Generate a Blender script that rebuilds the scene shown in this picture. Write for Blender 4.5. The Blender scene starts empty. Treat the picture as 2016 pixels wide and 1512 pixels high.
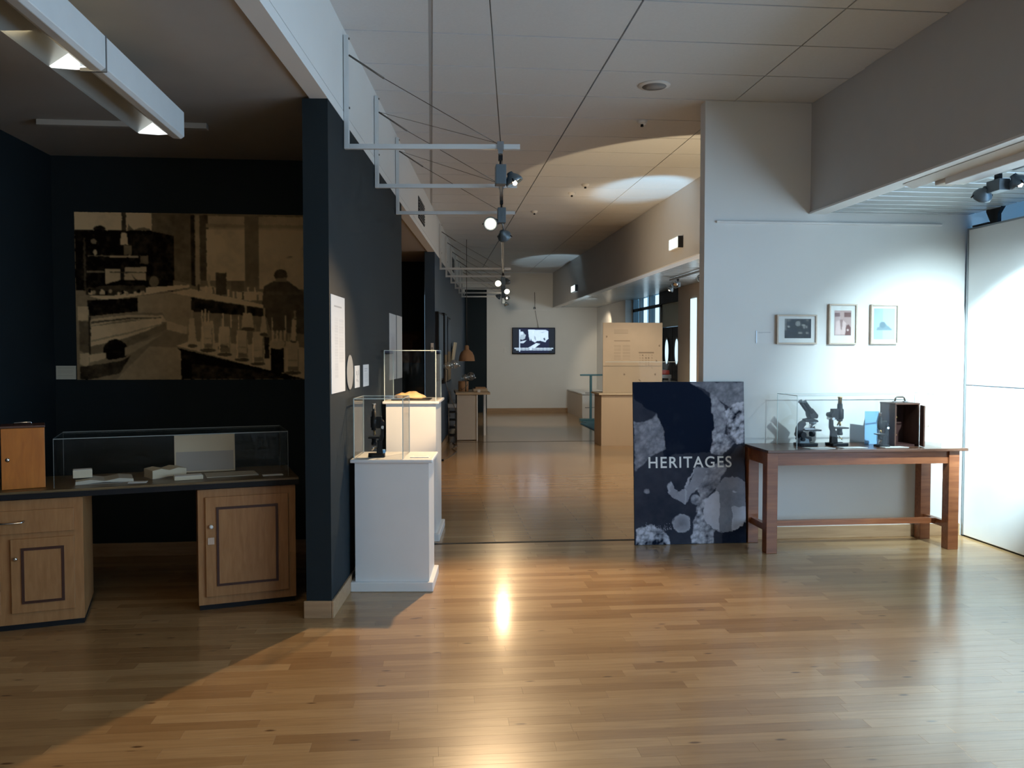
import bpy, bmesh, math, random
import numpy as np
from mathutils import Vector, Matrix
random.seed(7)
RNG = np.random.default_rng(11)
S = bpy.context.scene
COL = S.collection
PI = math.pi
# ------------------------------------------------------------------ camera, world, light, exposure
cam_d = bpy.data.cameras.new('camera')
cam = bpy.data.objects.new('camera', cam_d); COL.objects.link(cam); S.camera = cam
cam_d.sensor_width = 36; cam_d.lens = 36 * 1660 / 2016; cam_d.clip_start = .05; cam_d.clip_end = 200
cam.location = (0, 0, 1.52)
cam.rotation_euler = (math.radians(90 - 2.164), 0, math.radians(-5.437))
world = bpy.data.worlds.new('sky'); S.world = world; world.use_nodes = True
bg = world.node_tree.nodes['Background']
bg.inputs[0].default_value = (.42, .72, 1, 1); bg.inputs[1].default_value = .9
S.view_settings.view_transform = 'Standard'; S.view_settings.look = 'None'
S.view_settings.gamma = 1; S.view_settings.use_curve_mapping = False
S.view_settings.exposure = -0.25
cy = S.cycles
cy.max_bounces = 6; cy.diffuse_bounces = 3; cy.glossy_bounces = 3; cy.transmission_bounces = 2; cy.transparent_max_bounces = 12
cy.caustics_reflective = False; cy.caustics_refractive = False; cy.sample_clamp_indirect = 4
cy.use_adaptive_sampling = True; cy.adaptive_threshold = .05; cy.adaptive_min_samples = 12

def area(name, loc, aim, sx, sy, power, colour):
    d = bpy.data.lights.new(name, 'AREA'); d.shape = 'RECTANGLE'; d.size = sx; d.size_y = sy
    d.energy = power; d.color = colour
    o = bpy.data.objects.new(name, d); COL.objects.link(o); o.location = loc
    o.rotation_euler = (Vector(aim) - Vector(loc)).to_track_quat('-Z', 'Y').to_euler()
    o.visible_glossy = True
    return o
def spot(name, loc, aim, power, colour, deg, blend=.4, r=.04):
    d = bpy.data.lights.new(name, 'SPOT'); d.energy = power; d.color = colour
    d.spot_size = math.radians(deg); d.spot_blend = blend; d.shadow_soft_size = r
    o = bpy.data.objects.new(name, d); COL.objects.link(o); o.location = loc
    o.rotation_euler = (Vector(aim) - Vector(loc)).to_track_quat('-Z', 'Y').to_euler()
    return o
WARM = (1, .70, .40); COOL = (.72, .90, 1); HALO = (1, .80, .56)
# daylight through the long window on the right of the near room, and the window of the far lobby
area('daylight_near_window', (5.05, .6, 1.6), (0, .9, 1.9), 6.6, 2.3, 350, (.56, .78, 1))
area('daylight_lobby_window', (4.30, 11.2, 1.5), (1.5, 11.4, 1.2), 2.6, 2.2, 60, (.80, .92, 1))

# ------------------------------------------------------------------ frames of reference
SLOPE = .0865
DL = Vector((SLOPE, 1, 0)).normalized(); NL = Vector((DL.y, -DL.x, 0)); P0 = Vector((-.575, 4.85, 0))
ANG = -math.atan(SLOPE)
def LP(s, t, z=0): return P0 + DL * s + NL * t + Vector((0, 0, z))
def LX(Y): return -.575 + SLOPE * (Y - 4.85)
CEIL = 3.51; LOW = 2.95; SOF = 2.645; YW = 6.58; FAR = 21.1

# ------------------------------------------------------------------ materials
def nodes_of(m):
    m.use_nodes = True
    return m.node_tree.nodes, m.node_tree.links
def mat(name, col, rough=.6, metal=0, var=.06, scale=8, bump=0, spec=.5, stretch=(1, 1, 1), coat=0):
    m = bpy.data.materials.new(name); N, L = nodes_of(m); b = N['Principled BSDF']
    b.inputs['Roughness'].default_value = rough; b.inputs['Metallic'].default_value = metal
    b.inputs['Specular IOR Level'].default_value = spec; b.inputs['Coat Weight'].default_value = coat
    tc = N.new('ShaderNodeTexCoord'); mp = N.new('ShaderNodeMapping'); mp.inputs['Scale'].default_value = stretch
    nz = N.new('ShaderNodeTexNoise'); nz.inputs['Scale'].default_value = scale; nz.inputs['Detail'].default_value = 4
    cr = N.new('ShaderNodeMix'); cr.data_type = 'RGBA'
    cr.inputs[6].default_value = [max(0, c * (1 - var)) for c in col] + [1]
    cr.inputs[7].default_value = [min(1, c * (1 + var)) for c in col] + [1]
    L.new(tc.outputs['Object'], mp.inputs[0]); L.new(mp.outputs[0], nz.inputs[0])
    L.new(nz.outputs[0], cr.inputs[0]); L.new(cr.outputs[2], b.inputs['Base Color'])
    if bump:
        bp = N.new('ShaderNodeBump'); bp.inputs['Strength'].default_value = bump; bp.inputs['Distance'].default_value = .004
        L.new(nz.outputs[0], bp.inputs['Height']); L.new(bp.outputs[0], b.inputs['Normal'])
    return m
def emit(name, col, power):
    m = bpy.data.materials.new(name); N, L = nodes_of(m); b = N['Principled BSDF']
    b.inputs['Base Color'].default_value = (*col, 1)
    b.inputs['Emission Color'].default_value = (*col, 1); b.inputs['Emission Strength'].default_value = power
    return m
def glass(name, tint=(.97, .99, .985), gloss=.9, ior=1.45):
    m = bpy.data.materials.new(name); N, L = nodes_of(m); N.remove(N['Principled BSDF'])
    t = N.new('ShaderNodeBsdfTransparent'); t.inputs[0].default_value = (*tint, 1)
    g = N.new('ShaderNodeBsdfGlossy'); g.inputs['Roughness'].default_value = .02; g.inputs[0].default_value = (gloss, gloss, gloss, 1)
    lw = N.new('ShaderNodeLayerWeight'); pw = N.new('ShaderNodeMath'); pw.operation = 'POWER'; pw.inputs[1].default_value = 4.5
    f = N.new('ShaderNodeMath'); f.operation = 'MULTIPLY_ADD'; f.inputs[1].default_value = .45; f.inputs[2].default_value = .007 if ior < 1.6 else .22
    L.new(lw.outputs['Facing'], pw.inputs[0]); L.new(pw.outputs[0], f.inputs[0])
    x = N.new('ShaderNodeMixShader'); L.new(f.outputs[0], x.inputs[0]); L.new(t.outputs[0], x.inputs[1]); L.new(g.outputs[0], x.inputs[2])
    L.new(x.outputs[0], N['Material Output'].inputs[0]); return m
def wood(name, c1, c2, rough=.45, scale=3, stretch=(1, 12, 12), coat=0):
    m = bpy.data.materials.new(name); N, L = nodes_of(m); b = N['Principled BSDF']; b.inputs['Roughness'].default_value = rough
    b.inputs['Coat Weight'].default_value = coat
    tc = N.new('ShaderNodeTexCoord'); mp = N.new('ShaderNodeMapping'); mp.inputs['Scale'].default_value = stretch
    nz = N.new('ShaderNodeTexNoise'); nz.inputs['Scale'].default_value = scale; nz.inputs['Detail'].default_value = 6; nz.inputs['Distortion'].default_value = .6
    r = N.new('ShaderNodeValToRGB'); r.color_ramp.elements[0].position = .3; r.color_ramp.elements[1].position = .7
    r.color_ramp.elements[0].color = (*c1, 1); r.color_ramp.elements[1].color = (*c2, 1)
    L.new(tc.outputs['Object'], mp.inputs[0]); L.new(mp.outputs[0], nz.inputs[0]); L.new(nz.outputs[0], r.inputs[0]); L.new(r.outputs[0], b.inputs['Base Color'])
    return m
def board_material():
    m = bpy.data.materials.new('maple_boards'); N, L = nodes_of(m); b = N['Principled BSDF']
    oi = N.new('ShaderNodeObjectInfo'); ge = N.new('ShaderNodeNewGeometry')
    ad = N.new('ShaderNodeMath'); ad.operation = 'ADD'; fr = N.new('ShaderNodeMath'); fr.operation = 'FRACT'
    L.new(oi.outputs['Random'], ad.inputs[0]); L.new(ge.outputs['Random Per Island'], ad.inputs[1]); L.new(ad.outputs[0], fr.inputs[0])
    r = N.new('ShaderNodeValToRGB'); e = r.color_ramp.elements
    e[0].color = (.31, .172, .072, 1); e[1].color = (.475, .30, .145, 1)
    k = e.new(.5); k.color = (.395, .235, .104, 1)
    L.new(fr.outputs[0], r.inputs[0])
    sep = N.new('ShaderNodeCombineXYZ'); mul = N.new('ShaderNodeMath'); mul.operation = 'MULTIPLY'; mul.inputs[1].default_value = 37
    L.new(fr.outputs[0], mul.inputs[0]); L.new(mul.outputs[0], sep.inputs[2])
    va = N.new('ShaderNodeVectorMath'); va.operation = 'ADD'; L.new(ge.outputs['Position'], va.inputs[0]); L.new(sep.outputs[0], va.inputs[1])
    mp = N.new('ShaderNodeMapping'); mp.inputs['Scale'].default_value = (1.6, 22, 1); L.new(va.outputs[0], mp.inputs[0])
    nz = N.new('ShaderNodeTexNoise'); nz.inputs['Scale'].default_value = 3; nz.inputs['Detail'].default_value = 5; L.new(mp.outputs[0], nz.inputs[0])
    mx = N.new('ShaderNodeMix'); mx.data_type = 'RGBA'; mx.blend_type = 'MULTIPLY'; mx.inputs[0].default_value = .55
    g = N.new('ShaderNodeValToRGB'); g.color_ramp.elements[0].color = (.70, .65, .60, 1); g.color_ramp.elements[1].color = (1, 1, 1, 1)
    g.color_ramp.elements[0].position = .32; g.color_ramp.elements[1].position = .6
    L.new(nz.outputs[0], g.inputs[0]); L.new(r.outputs[0], mx.inputs[6]); L.new(g.outputs[0], mx.inputs[7])
    # small dark knots
    mk = N.new('ShaderNodeMapping'); mk.inputs['Scale'].default_value = (2.2, 6.5, 1); L.new(va.outputs[0], mk.inputs[0])
    vo = N.new('ShaderNodeTexVoronoi'); vo.inputs['Scale'].default_value = 1.6; L.new(mk.outputs[0], vo.inputs[0])
    kr = N.new('ShaderNodeValToRGB'); kr.color_ramp.elements[0].color = (.22, .14, .09, 1); kr.color_ramp.elements[1].color = (1, 1, 1, 1)
    kr.color_ramp.elements[0].position = .05; kr.color_ramp.elements[1].position = .11
    m2 = N.new('ShaderNodeMix'); m2.data_type = 'RGBA'; m2.blend_type = 'MULTIPLY'; m2.inputs[0].default_value = .9
    L.new(vo.outputs['Distance'], kr.inputs[0]); L.new(mx.outputs[2], m2.inputs[6]); L.new(kr.outputs[0], m2.inputs[7])
    L.new(m2.outputs[2], b.inputs['Base Color'])
    b.inputs['Roughness'].default_value = .30; b.inputs['Coat Weight'].default_value = .45; b.inputs['Coat Roughness'].default_value = .13
    return m
def board_far_material():
    m = bpy.data.materials.new('maple_boards_far'); N, L = nodes_of(m); b = N['Principled BSDF']
    ge = N.new('ShaderNodeNewGeometry'); br = N.new('ShaderNodeTexBrick'); br.offset = .37; br.inputs['Scale'].default_value = 1
    br.inputs['Brick Width'].default_value = .8; br.inputs['Row Height'].default_value = .078; br.inputs['Mortar Size'].default_value = .0012
    br.inputs['Color1'].default_value = (.40, .24, .11, 1); br.inputs['Color2'].default_value = (.49, .31, .15, 1); br.inputs['Mortar'].default_value = (.24, .15, .08, 1)
    L.new(ge.outputs['Position'], br.inputs[0]); L.new(br.outputs[0], b.inputs['Base Color'])
    b.inputs['Roughness'].default_value = .2; b.inputs['Coat Weight'].default_value = .3; b.inputs['Coat Roughness'].default_value = .1
    return m
def printed(name, rough=.5, emission=0, spec=.4):
    m = bpy.data.materials.new(name); N, L = nodes_of(m); b = N['Principled BSDF']
    a = N.new('ShaderNodeAttribute'); a.attribute_name = 'ink'; L.new(a.outputs['Color'], b.inputs['Base Color'])
    b.inputs['Roughness'].default_value = rough; b.inputs['Specular IOR Level'].default_value = spec
    if emission:
        L.new(a.outputs['Color'], b.inputs['Emission Color']); b.inputs['Emission Strength'].default_value = emission
    return m
M = dict(
    white=mat('white_wall_paint', (.80, .80, .78), .65, var=.03, scale=3),
    satin=mat('white_satin_paint', (.80, .79, .77), .4, var=.03),
    navy=mat('dark_navy_wall_paint', (.016, .024, .029), .7, var=.1, scale=4, spec=.15),
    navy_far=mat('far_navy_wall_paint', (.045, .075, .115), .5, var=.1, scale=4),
    lowc=mat('grey_plaster_ceiling', (.40, .37, .335), .8, var=.04),
    tile=mat('mineral_ceiling_tile', (.70, .72, .735), .85, var=.05, scale=60, bump=.15),
    grid=mat('grey_ceiling_grid', (.24, .24, .25), .5),
    soffit=mat('pale_grey_soffit_paint', (.52, .515, .505), .7, var=.03),
    slat=mat('glossy_ceiling_slat', (.50, .53, .54), .25, metal=.35, var=.03),
    panel=mat('white_screen_panel', (.84, .85, .85), .45, var=.02),
    boards=board_material(), far_boards=board_far_material(),
    subfloor=mat('subfloor', (.16, .10, .05), .8),
    base=wood('maple_baseboard', (.36, .22, .12), (.46, .30, .17)),
    seam=mat('dark_metal_strip', (.03, .024, .018), .6, spec=.2),
    table=wood('red_brown_table_wood', (.20, .062, .024), (.33, .115, .045), .35, coat=.2),
    tabletop=wood('dark_brown_table_top', (.085, .036, .020), (.15, .066, .036), .3, coat=.3),
    desk=wood('oak_desk_front', (.31, .142, .05), (.40, .20, .077), .5, stretch=(14, 2, 2)),
    deskdark=mat('dark_red_moulding', (.055, .018, .01), .5),
    desktop=wood('worn_bench_top', (.10, .065, .03), (.17, .115, .05), .35),
    black=mat('black_lacquer', (.010, .010, .011), .38, var=.2, spec=.22),
    blackm=mat('matt_black', (.014, .014, .016), .55, var=.2, spec=.2),
    steel=mat('grey_steel', (.30, .32, .34), .35, metal=.7),
    chrome=mat('chrome', (.72, .72, .70), .15, metal=1, var=.02),
    brass=mat('brass', (.55, .36, .13), .28, metal=1, var=.08),
    gunmetal=mat('blue_grey_box', (.13, .165, .19), .4, metal=.3),
    arm=mat('white_steel_tube', (.70, .72, .72), .35),
    wire=mat('steel_wire', (.16, .14, .12), .4, metal=.8),
    orange=wood('orange_varnished_box', (.42, .125, .012), (.55, .18, .022), .4, stretch=(12, 2, 2)),
    paper=mat('white_paper', (.82, .82, .80), .8, var=.03),
    oldpaper=mat('aged_paper', (.50, .46, .38), .8, var=.06),
    cream=mat('cream_paper', (.62, .54, .40), .8, var=.08),
    bone=mat('pale_ivory_specimen', (.86, .55, .26), .55, var=.15, scale=20, bump=.3),
    plate=mat('dark_slate_plate', (.03, .028, .028), .4),
    glass=glass('case_glass', (.985, .99, .988)), bulb=glass('clear_bulb_glass', (.93, .95, .94), 1, 1.7),
    edge=mat('polished_glass_edge', (.62, .72, .70), .12, var=.02),
    dimedge=mat('smoky_glass_edge', (.22, .25, .25), .15, var=.02),
    window=glass('blue_window_glass', (.30, .66, .86), .9, 1.5),
    window_pale=glass('pale_screen_glass', (.72, .84, .88), .9, 1.5),
    ply=mat('birch_plywood', (.58, .44, .29), .5, var=.07, scale=5, stretch=(1, 1, .15)),
    plyedge=mat('plywood_edge', (.62, .50, .34), .6),
    clay=mat('terracotta_shade', (.55, .30, .15), .8, var=.12, scale=14),
    teal=mat('teal_metal', (.12, .25, .28), .4, metal=.3),
    tealmat=mat('teal_ribbed_mat', (.03, .10, .13), .7),
    blue=mat('light_blue_card', (.22, .48, .78), .7, var=.03),
    mahog=wood('mahogany_case', (.065, .026, .016), (.11, .046, .028), .5, stretch=(10, 10, 2)),
    mahogdark=mat('red_brown_lining', (.045, .012, .009), .6),
    frame=wood('pale_ash_frame', (.46, .37, .29), (.56, .46, .37), .45),
    gold=mat('dim_gilt_canvas', (.28, .19, .09), .6, var=.5, scale=9),
    canvasblue=mat('blue_black_canvas', (.02, .055, .10), .45, var=.7, scale=5),
    dark=mat('charcoal_void', (.012, .012, .013), .8),
    beige=mat('beige_column_paint', (.62, .55, .47), .6, var=.03),
    greenish=mat('pale_green_blind', (.62, .68, .58), .6, var=.03),
    red=mat('red_cushion', (.45, .06, .05), .7),
    lampwarm=emit('halogen_lamp', (1, .82, .58), 18), lampdim=emit('halogen_filament', (1, .78, .52), 10),
    lampoff=mat('lamp_reflector', (.65, .65, .66), .12, metal=1),
    exitface=emit('lit_exit_sign', (.80, 1, .95), 2.4), slit=emit('daylit_slit_pane', (.62, .86, 1), 1.5),
    tube=emit('glowing_baffle_plate', (.95, 1, .98), 1.6),  # emission put in for tube light reflected on the luminaire baffles
    reflector=mat('luminaire_reflector', (.34, .36, .35), .3, metal=.2),
    ink=printed('printed_sheet', .6), photo=printed('printed_photograph', .75, spec=.03), poster=printed('printed_board', .8, spec=.03),
    screen=printed('lit_screen', .5, 1.1, .05), letters=mat('pale_lettering', (.82, .81, .78), .6),
)

# ------------------------------------------------------------------ mesh helpers
class MB:
    def __init__(s): s.b = bmesh.new()
    def box(s, x0, x1, y0, y1, z0, z1, bev=0, rot=None):
        vs = [s.b.verts.new((x, y, z)) for x in (x0, x1) for y in (y0, y1) for z in (z0, z1)]
        F = [(0, 1, 3, 2), (4, 6, 7, 5), (0, 4, 5, 1), (2, 3, 7, 6), (0, 2, 6, 4), (1, 5, 7, 3)]
        fs = [s.b.faces.new([vs[i] for i in f]) for f in F]
        if bev:
            es = list({e for f in fs for e in f.edges})
            bmesh.ops.bevel(s.b, geom=es, offset=bev, segments=2, affect='EDGES', profile=.5)
        return s
    def cyl(s, p0, p1, r0, r1=None, n=16, cap=True):
        p0, p1 = Vector(p0), Vector(p1); r1 = r0 if r1 is None else r1
        q = (p1 - p0).to_track_quat('Z', 'Y'); a, b = [], []
        for i in range(n):
            c = Vector((math.cos(2 * PI * i / n), math.sin(2 * PI * i / n), 0))
            a.append(s.b.verts.new(p0 + q @ (c * r0))); b.append(s.b.verts.new(p1 + q @ (c * r1)))
        for i in range(n):
            f = s.b.faces.new((a[i], a[(i + 1) % n], b[(i + 1) % n], b[i])); f.smooth = True
        if cap: s.b.faces.new(a[::-1]); s.b.faces.new(b)
        return s
    def lathe(s, prof, n=24, pos=(0, 0, 0), axis=(0, 0, 1)):
        q = Vector(axis).to_track_quat('Z', 'Y'); pos = Vector(pos); rings = []
        for r, z in prof:
            rings.append([s.b.verts.new(pos + q @ Vector((r * math.cos(2 * PI * i / n), r * math.sin(2 * PI * i / n), z))) for i in range(n)])
        for a, b in zip(rings, rings[1:]):
            for i in range(n):
                f = s.b.faces.new((a[i], a[(i + 1) % n], b[(i + 1) % n], b[i])); f.smooth = True
        if prof[0][0] < .03: s.b.faces.new(rings[0][::-1])
        if prof[-1][0] < .03: s.b.faces.new(rings[-1])
        return s
    def tube(s, pts, r, n=8):
        pts = [Vector(p) for p in pts]; rings = []
        for k, p in enumerate(pts):
            d = (pts[min(k + 1, len(pts) - 1)] - pts[max(k - 1, 0)]).normalized()
            q = d.to_track_quat('Z', 'Y'); rr = r[k] if isinstance(r, (list, tuple)) else r
            rings.append([s.b.verts.new(p + q @ Vector((rr * math.cos(2 * PI * i / n), rr * math.sin(2 * PI * i / n), 0))) for i in range(n)])
        for a, b in zip(rings, rings[1:]):
            for i in range(n):
                f = s.b.faces.new((a[i], a[(i + 1) % n], b[(i + 1) % n], b[i])); f.smooth = True
        s.b.faces.new(rings[0][::-1]); s.b.faces.new(rings[-1])
        return s
    def prism(s, pts, d0, d1, axis='y', bev=0):
        """outline pts (a,b) extruded along axis between d0 and d1"""
        def P(a, b, d): return {'y': (a, d, b), 'x': (d, a, b), 'z': (a, b, d)}[axis]
        A = [s.b.verts.new(P(a, b, d0)) for a, b in pts]; B = [s.b.verts.new(P(a, b, d1)) for a, b in pts]
        n = len(pts); fs = [s.b.faces.new(A[::-1]), s.b.faces.new(B)]
        for i in range(n): fs.append(s.b.faces.new((A[i], A[(i + 1) % n], B[(i + 1) % n], B[i])))
        if bev: bmesh.ops.bevel(s.b, geom=list({e for f in fs for e in f.edges}), offset=bev, segments=1, affect='EDGES')
        return s
    def mesh(s, name):
        bmesh.ops.recalc_face_normals(s.b, faces=s.b.faces)
        me = bpy.data.meshes.new(name); s.b.to_mesh(me); s.b.free(); return me
def obj(name, mb, m, parent=None, loc=None, rot=None):
    me = mb.mesh(name) if isinstance(mb, MB) else mb
    if m is not None and not me.materials: me.materials.append(m)
    o = bpy.data.objects.new(name, me); COL.objects.link(o)
    if parent is not None: o.parent = parent
    if loc is not None: o.location = loc
    if rot is not None: o.rotation_euler = rot
    return o
def tag(o, label, cat, group=None):
    o['label'] = label; o['category'] = cat
    if group: o['group'] = group
    return o
def thing(name, label, cat, loc=(0, 0, 0), rz=0, group=None):
    o = bpy.data.objects.new(name, None); COL.objects.link(o); o.location = loc; o.rotation_euler = (0, 0, rz)
    o.empty_display_size = .05
    return tag(o, label, cat, group)
def struct(name, mb, m, label=None, parent=None, loc=None, rot=None):
    o = obj(name, mb, m, parent, loc, rot)
    if parent is None: o['kind'] = 'structure'
    if label: o['label'] = label
    return o
def B(*a, **k): return MB().box(*a, **k)
def aim_euler(d): return Vector(d).to_track_quat('Z', 'Y').to_euler()

# ------------------------------------------------------------------ printed pictures (flat ink on real sheets)
def vnoise(w, h, cells, octaves=4):
    out = np.zeros((h, w)); amp = 1; tot = 0
    for o in range(octaves):
        cx = max(2, int(cells * 2 ** o)); cyy = max(2, int(cells * 2 ** o * h / w))
        g = RNG.random((cyy + 2, cx + 2)); x = np.linspace(0, cx, w); y = np.linspace(0, cyy, h)
        xi = x.astype(int); yi = y.astype(int); fx = x - xi; fy = y - yi
        fx = fx * fx * (3 - 2 * fx); fy = fy * fy * (3 - 2 * fy)
        a = g[np.ix_(yi, xi)]; b = g[np.ix_(yi, xi + 1)]; c = g[np.ix_(yi + 1, xi)]; d = g[np.ix_(yi + 1, xi + 1)]
        out += amp * ((a * (1 - fx) + b * fx) * (1 - fy)[:, None] + (c * (1 - fx) + d * fx) * fy[:, None])
        tot += amp; amp *= .55
    return out / tot
class Pic:
    def __init__(s, w, h, base, win):
        s.w, s.h = w, h; x0, x1, y0, y1 = win
        s.X, s.Y = np.meshgrid(np.linspace(x0, x1, w), np.linspace(y0, y1, h)); s.a = np.full((h, w), float(base))
    def mask(s, pts):
        m = np.zeros(s.a.shape, bool); n = len(pts)
        for i in range(n):
            (xa, ya), (xb, yb) = pts[i], pts[(i + 1) % n]
            if ya == yb: continue
            c = (ya > s.Y) != (yb > s.Y)
            m ^= c & (s.X < (xb - xa) * (s.Y - ya) / (yb - ya) + xa)
        return m
    def poly(s, pts, v, mix=1):
        m = s.mask(pts); s.a[m] = s.a[m] * (1 - mix) + v * mix; return s
    def rect(s, x0, y0, x1, y1, v, mix=1): return s.poly([(x0, y0), (x1, y0), (x1, y1), (x0, y1)], v, mix)
    def ell(s, cx, cy, rx, ry, v, mix=1):
        m = ((s.X - cx) / rx) ** 2 + ((s.Y - cy) / ry) ** 2 < 1; s.a[m] = s.a[m] * (1 - mix) + v * mix; return s
    def blur(s, n=1):
        for _ in range(n):
            p = np.pad(s.a, 1, mode='edge'); s.a = (p[:-2, 1:-1] + p[2:, 1:-1] + p[1:-1, :-2] + p[1:-1, 2:] + 2 * p[1:-1, 1:-1]) / 6
        return s
def sheet(name, w, h, rgb, m, parent, thick=.003, y=0):
    """flat printed sheet in the XZ plane facing -Y, lower left at (0, 0); rgb rows run from the top down; with a thin body behind"""
    nv, nu = rgb.shape[:2]; xs = np.linspace(0, w, nu); zs = np.linspace(h, 0, nv)
    gx, gz = np.meshgrid(xs, zs); V = np.stack([gx, np.full_like(gx, y), gz], -1).reshape(-1, 3)
    i = np.arange(nv * nu).reshape(nv, nu)
    Fq = np.stack([i[:-1, :-1], i[1:, :-1], i[1:, 1:], i[:-1, 1:]], -1).reshape(-1, 4)
    nb = len(V); back = [(0, y + thick, h), (0, y + thick, 0), (w, y + thick, 0), (w, y + thick, h)]
    c = [int(i[0, 0]), int(i[-1, 0]), int(i[-1, -1]), int(i[0, -1])]
    faces = Fq.tolist() + [[nb, nb + 3, nb + 2, nb + 1]] + [[c[k], nb + k, nb + (k + 1) % 4, c[(k + 1) % 4]] for k in range(4)]
    me = bpy.data.meshes.new(name); me.from_pydata(V.tolist() + back, [], faces)
    col = np.ones((nb + 4, 4), np.float32); col[:nb, :3] = rgb.reshape(-1, 3); col[nb:, :3] = rgb.mean((0, 1))
    at = me.color_attributes.new('ink', 'FLOAT_COLOR', 'POINT'); at.data.foreach_set('color', col.ravel())
    return obj(name, me, m, parent)
def tint(g, lo, hi): return np.array(lo) * (1 - g[..., None]) + np.array(hi) * g[..., None]

# ================================================================== the setting
# floor: sub-slab, near boards one by one, the remaining boards joined, the far hall by material
floor = struct('floor', B(-3.0, 5.3, -4.2, 6.64, -.12, -.022), M['subfloor'], 'glossy pale maple strip floor')
RW = .078; rows = []
Y = 6.64; k = 0
while Y > 2.45:
    rows.append(Y - RW); Y -= RW
rows.sort(); bl = []
for y in rows:
    x = round(-2.95 - random.random() * .9, 2)
    while x < 5.2:
        l = random.choice((.42, .55, .68, .8, .95, 1.1)) * random.uniform(.9, 1.1); l = round(l, 2); bl.append((max(x, -2.95), min(x + l, 5.25), y)); x = round(x + l, 2)
def in_view(b):
    c = (b[0] + b[1]) / 2; y = b[2]
    return y > 2.75 and c - .45 < y * .80 and c + .45 > -y * .53
seen = [b for b in bl if in_view(b)]; near = set(seen[:300])
rest = MB(); cache = {}
def board(mb, x0, x1, y0, y1):
    g = .00015; e = .0004
    z0, z1, z2 = -.022, -e, 0
    q = lambda i, z: [mb.b.verts.new(p) for p in ((x0 + g + i, y0 + g + i, z), (x1 - g - i, y0 + g + i, z), (x1 - g - i, y1 - g - i, z), (x0 + g + i, y1 - g - i, z))]
    a, b, c = q(0, z0), q(0, z1), q(e, z2)
    mb.b.faces.new(c)
    for u, v in ((a, b), (b, c)):
        for i in range(4): mb.b.faces.new((u[i], u[(i + 1) % 4], v[(i + 1) % 4], v[i]))
for b in bl:
    if b[1] - b[0] < .04: continue
    if b in near:
        l = round(b[1] - b[0], 2)
        if l not in cache:
            t = MB(); board(t, 0, l, 0, RW); cache[l] = t.mesh('floor_board'); cache[l].materials.append(M['boards'])
        obj('floor_board', cache[l], None, floor, (b[0], b[2], 0))
    else: board(rest, b[0], b[1], b[2], b[2] + RW)
o = obj('floor_boards', rest, M['boards'], floor); o['kind'] = 'stuff'
struct('floor_near', B(-3.0, 5.3, -4.2, rows[0], -.022, 0), M['far_boards'], parent=floor)
struct('floor_hall', B(-3.0, 7.5, 6.68, FAR + .1, -.12, 0), M['far_boards'], 'polished maple floor of the far hall')
struct('trim_1', B(-.45, 2.5, 6.64, 6.68, -.02, .002), M['seam'], 'dark metal strip across the floor between the two rooms')
struct('trim_2', B(.2, 4.3, 14.19, 14.215, 0, .002), M['seam'], 'thin dark joint across the far hall floor')

# tiled ceiling
ceil = struct('ceiling', B(-1.3, 3.06, 1.6, FAR + .1, CEIL + .02, CEIL + .12), M['grid'], 'suspended ceiling of grey mineral tiles')
xs = [-1.2, 0, 1.2, 2.4, 3.04]; gw = {0: .013, 1.2: .006, 2.4: .0045, -1.2: .01, 3.04: .002}
y = 5.36 - .6 * 6
while y < FAR:
    y1 = min(y + .6, FAR)
    for a, b in zip(xs, xs[1:]):
        xa0, xa1 = max(a + gw[a], LX(y) - .03), max(a + gw[a], LX(y1) - .03)
        if xa0 > b - .03: continue
        t = MB(); g = .007
        t.prism([(xa0, y + g), (b - gw[b], y + g), (b - gw[b], y1 - g), (xa1, y1 - g)], CEIL, CEIL + .018, 'z')
        obj('ceiling_tile', t, M['tile'], ceil)
    y += .6
obj('grid_bar', B(-.0125, .0125, 1.7, FAR, CEIL + .003, CEIL + .018), mat('grid_bar_paint', (.40, .41, .42), .5), ceil)
# low ceiling over the left bays, fascia with its trim
lc = MB(); lc.prism([(-3.0, -4.2), (LX(-4.2) - .02, -4.2), (LX(FAR) - .02, FAR), (-3.0, FAR)], LOW, LOW + .1, 'z')
struct('ceiling_left', lc, M['lowc'], 'low grey plaster ceiling over the left bays')
fa = MB(); fa.prism([(LX(-4.2) - .08, -4.2), (LX(-4.2), -4.2), (LX(FAR), FAR), (LX(FAR) - .08, FAR)], LOW + .052, CEIL + .1, 'z')
fascia = struct('wall_fascia', fa, M['white'], 'white fascia above the left bays')
ft = MB(); ft.prism([(LX(-4.2) - .1, -4.2), (LX(-4.2) + .002, -4.2), (LX(FAR) + .002, FAR), (LX(FAR) - .1, FAR)], LOW - .012, LOW + .046, 'z')
struct('trim_3', ft, M['white'], parent=fascia)
for s, n in ((4.95, 0), (11.0, 1)):
    v = thing('air_vent', ('dark louvred air vent in the white fascia over the middle bay', 'small louvred air vent in the fascia beyond the middle bay')[n], 'vent', LP(s, 0), ANG, 'fascia air vents')
    obj('vent_frame', MB().box(0, .006, 0, .72, 3.06, 3.31), M['dark'], v)
    for i in range(7): obj('slat', B(.004, .014, .01, .71, 3.075 + i * .033, 3.083 + i * .033), M['steel'], v)
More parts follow.
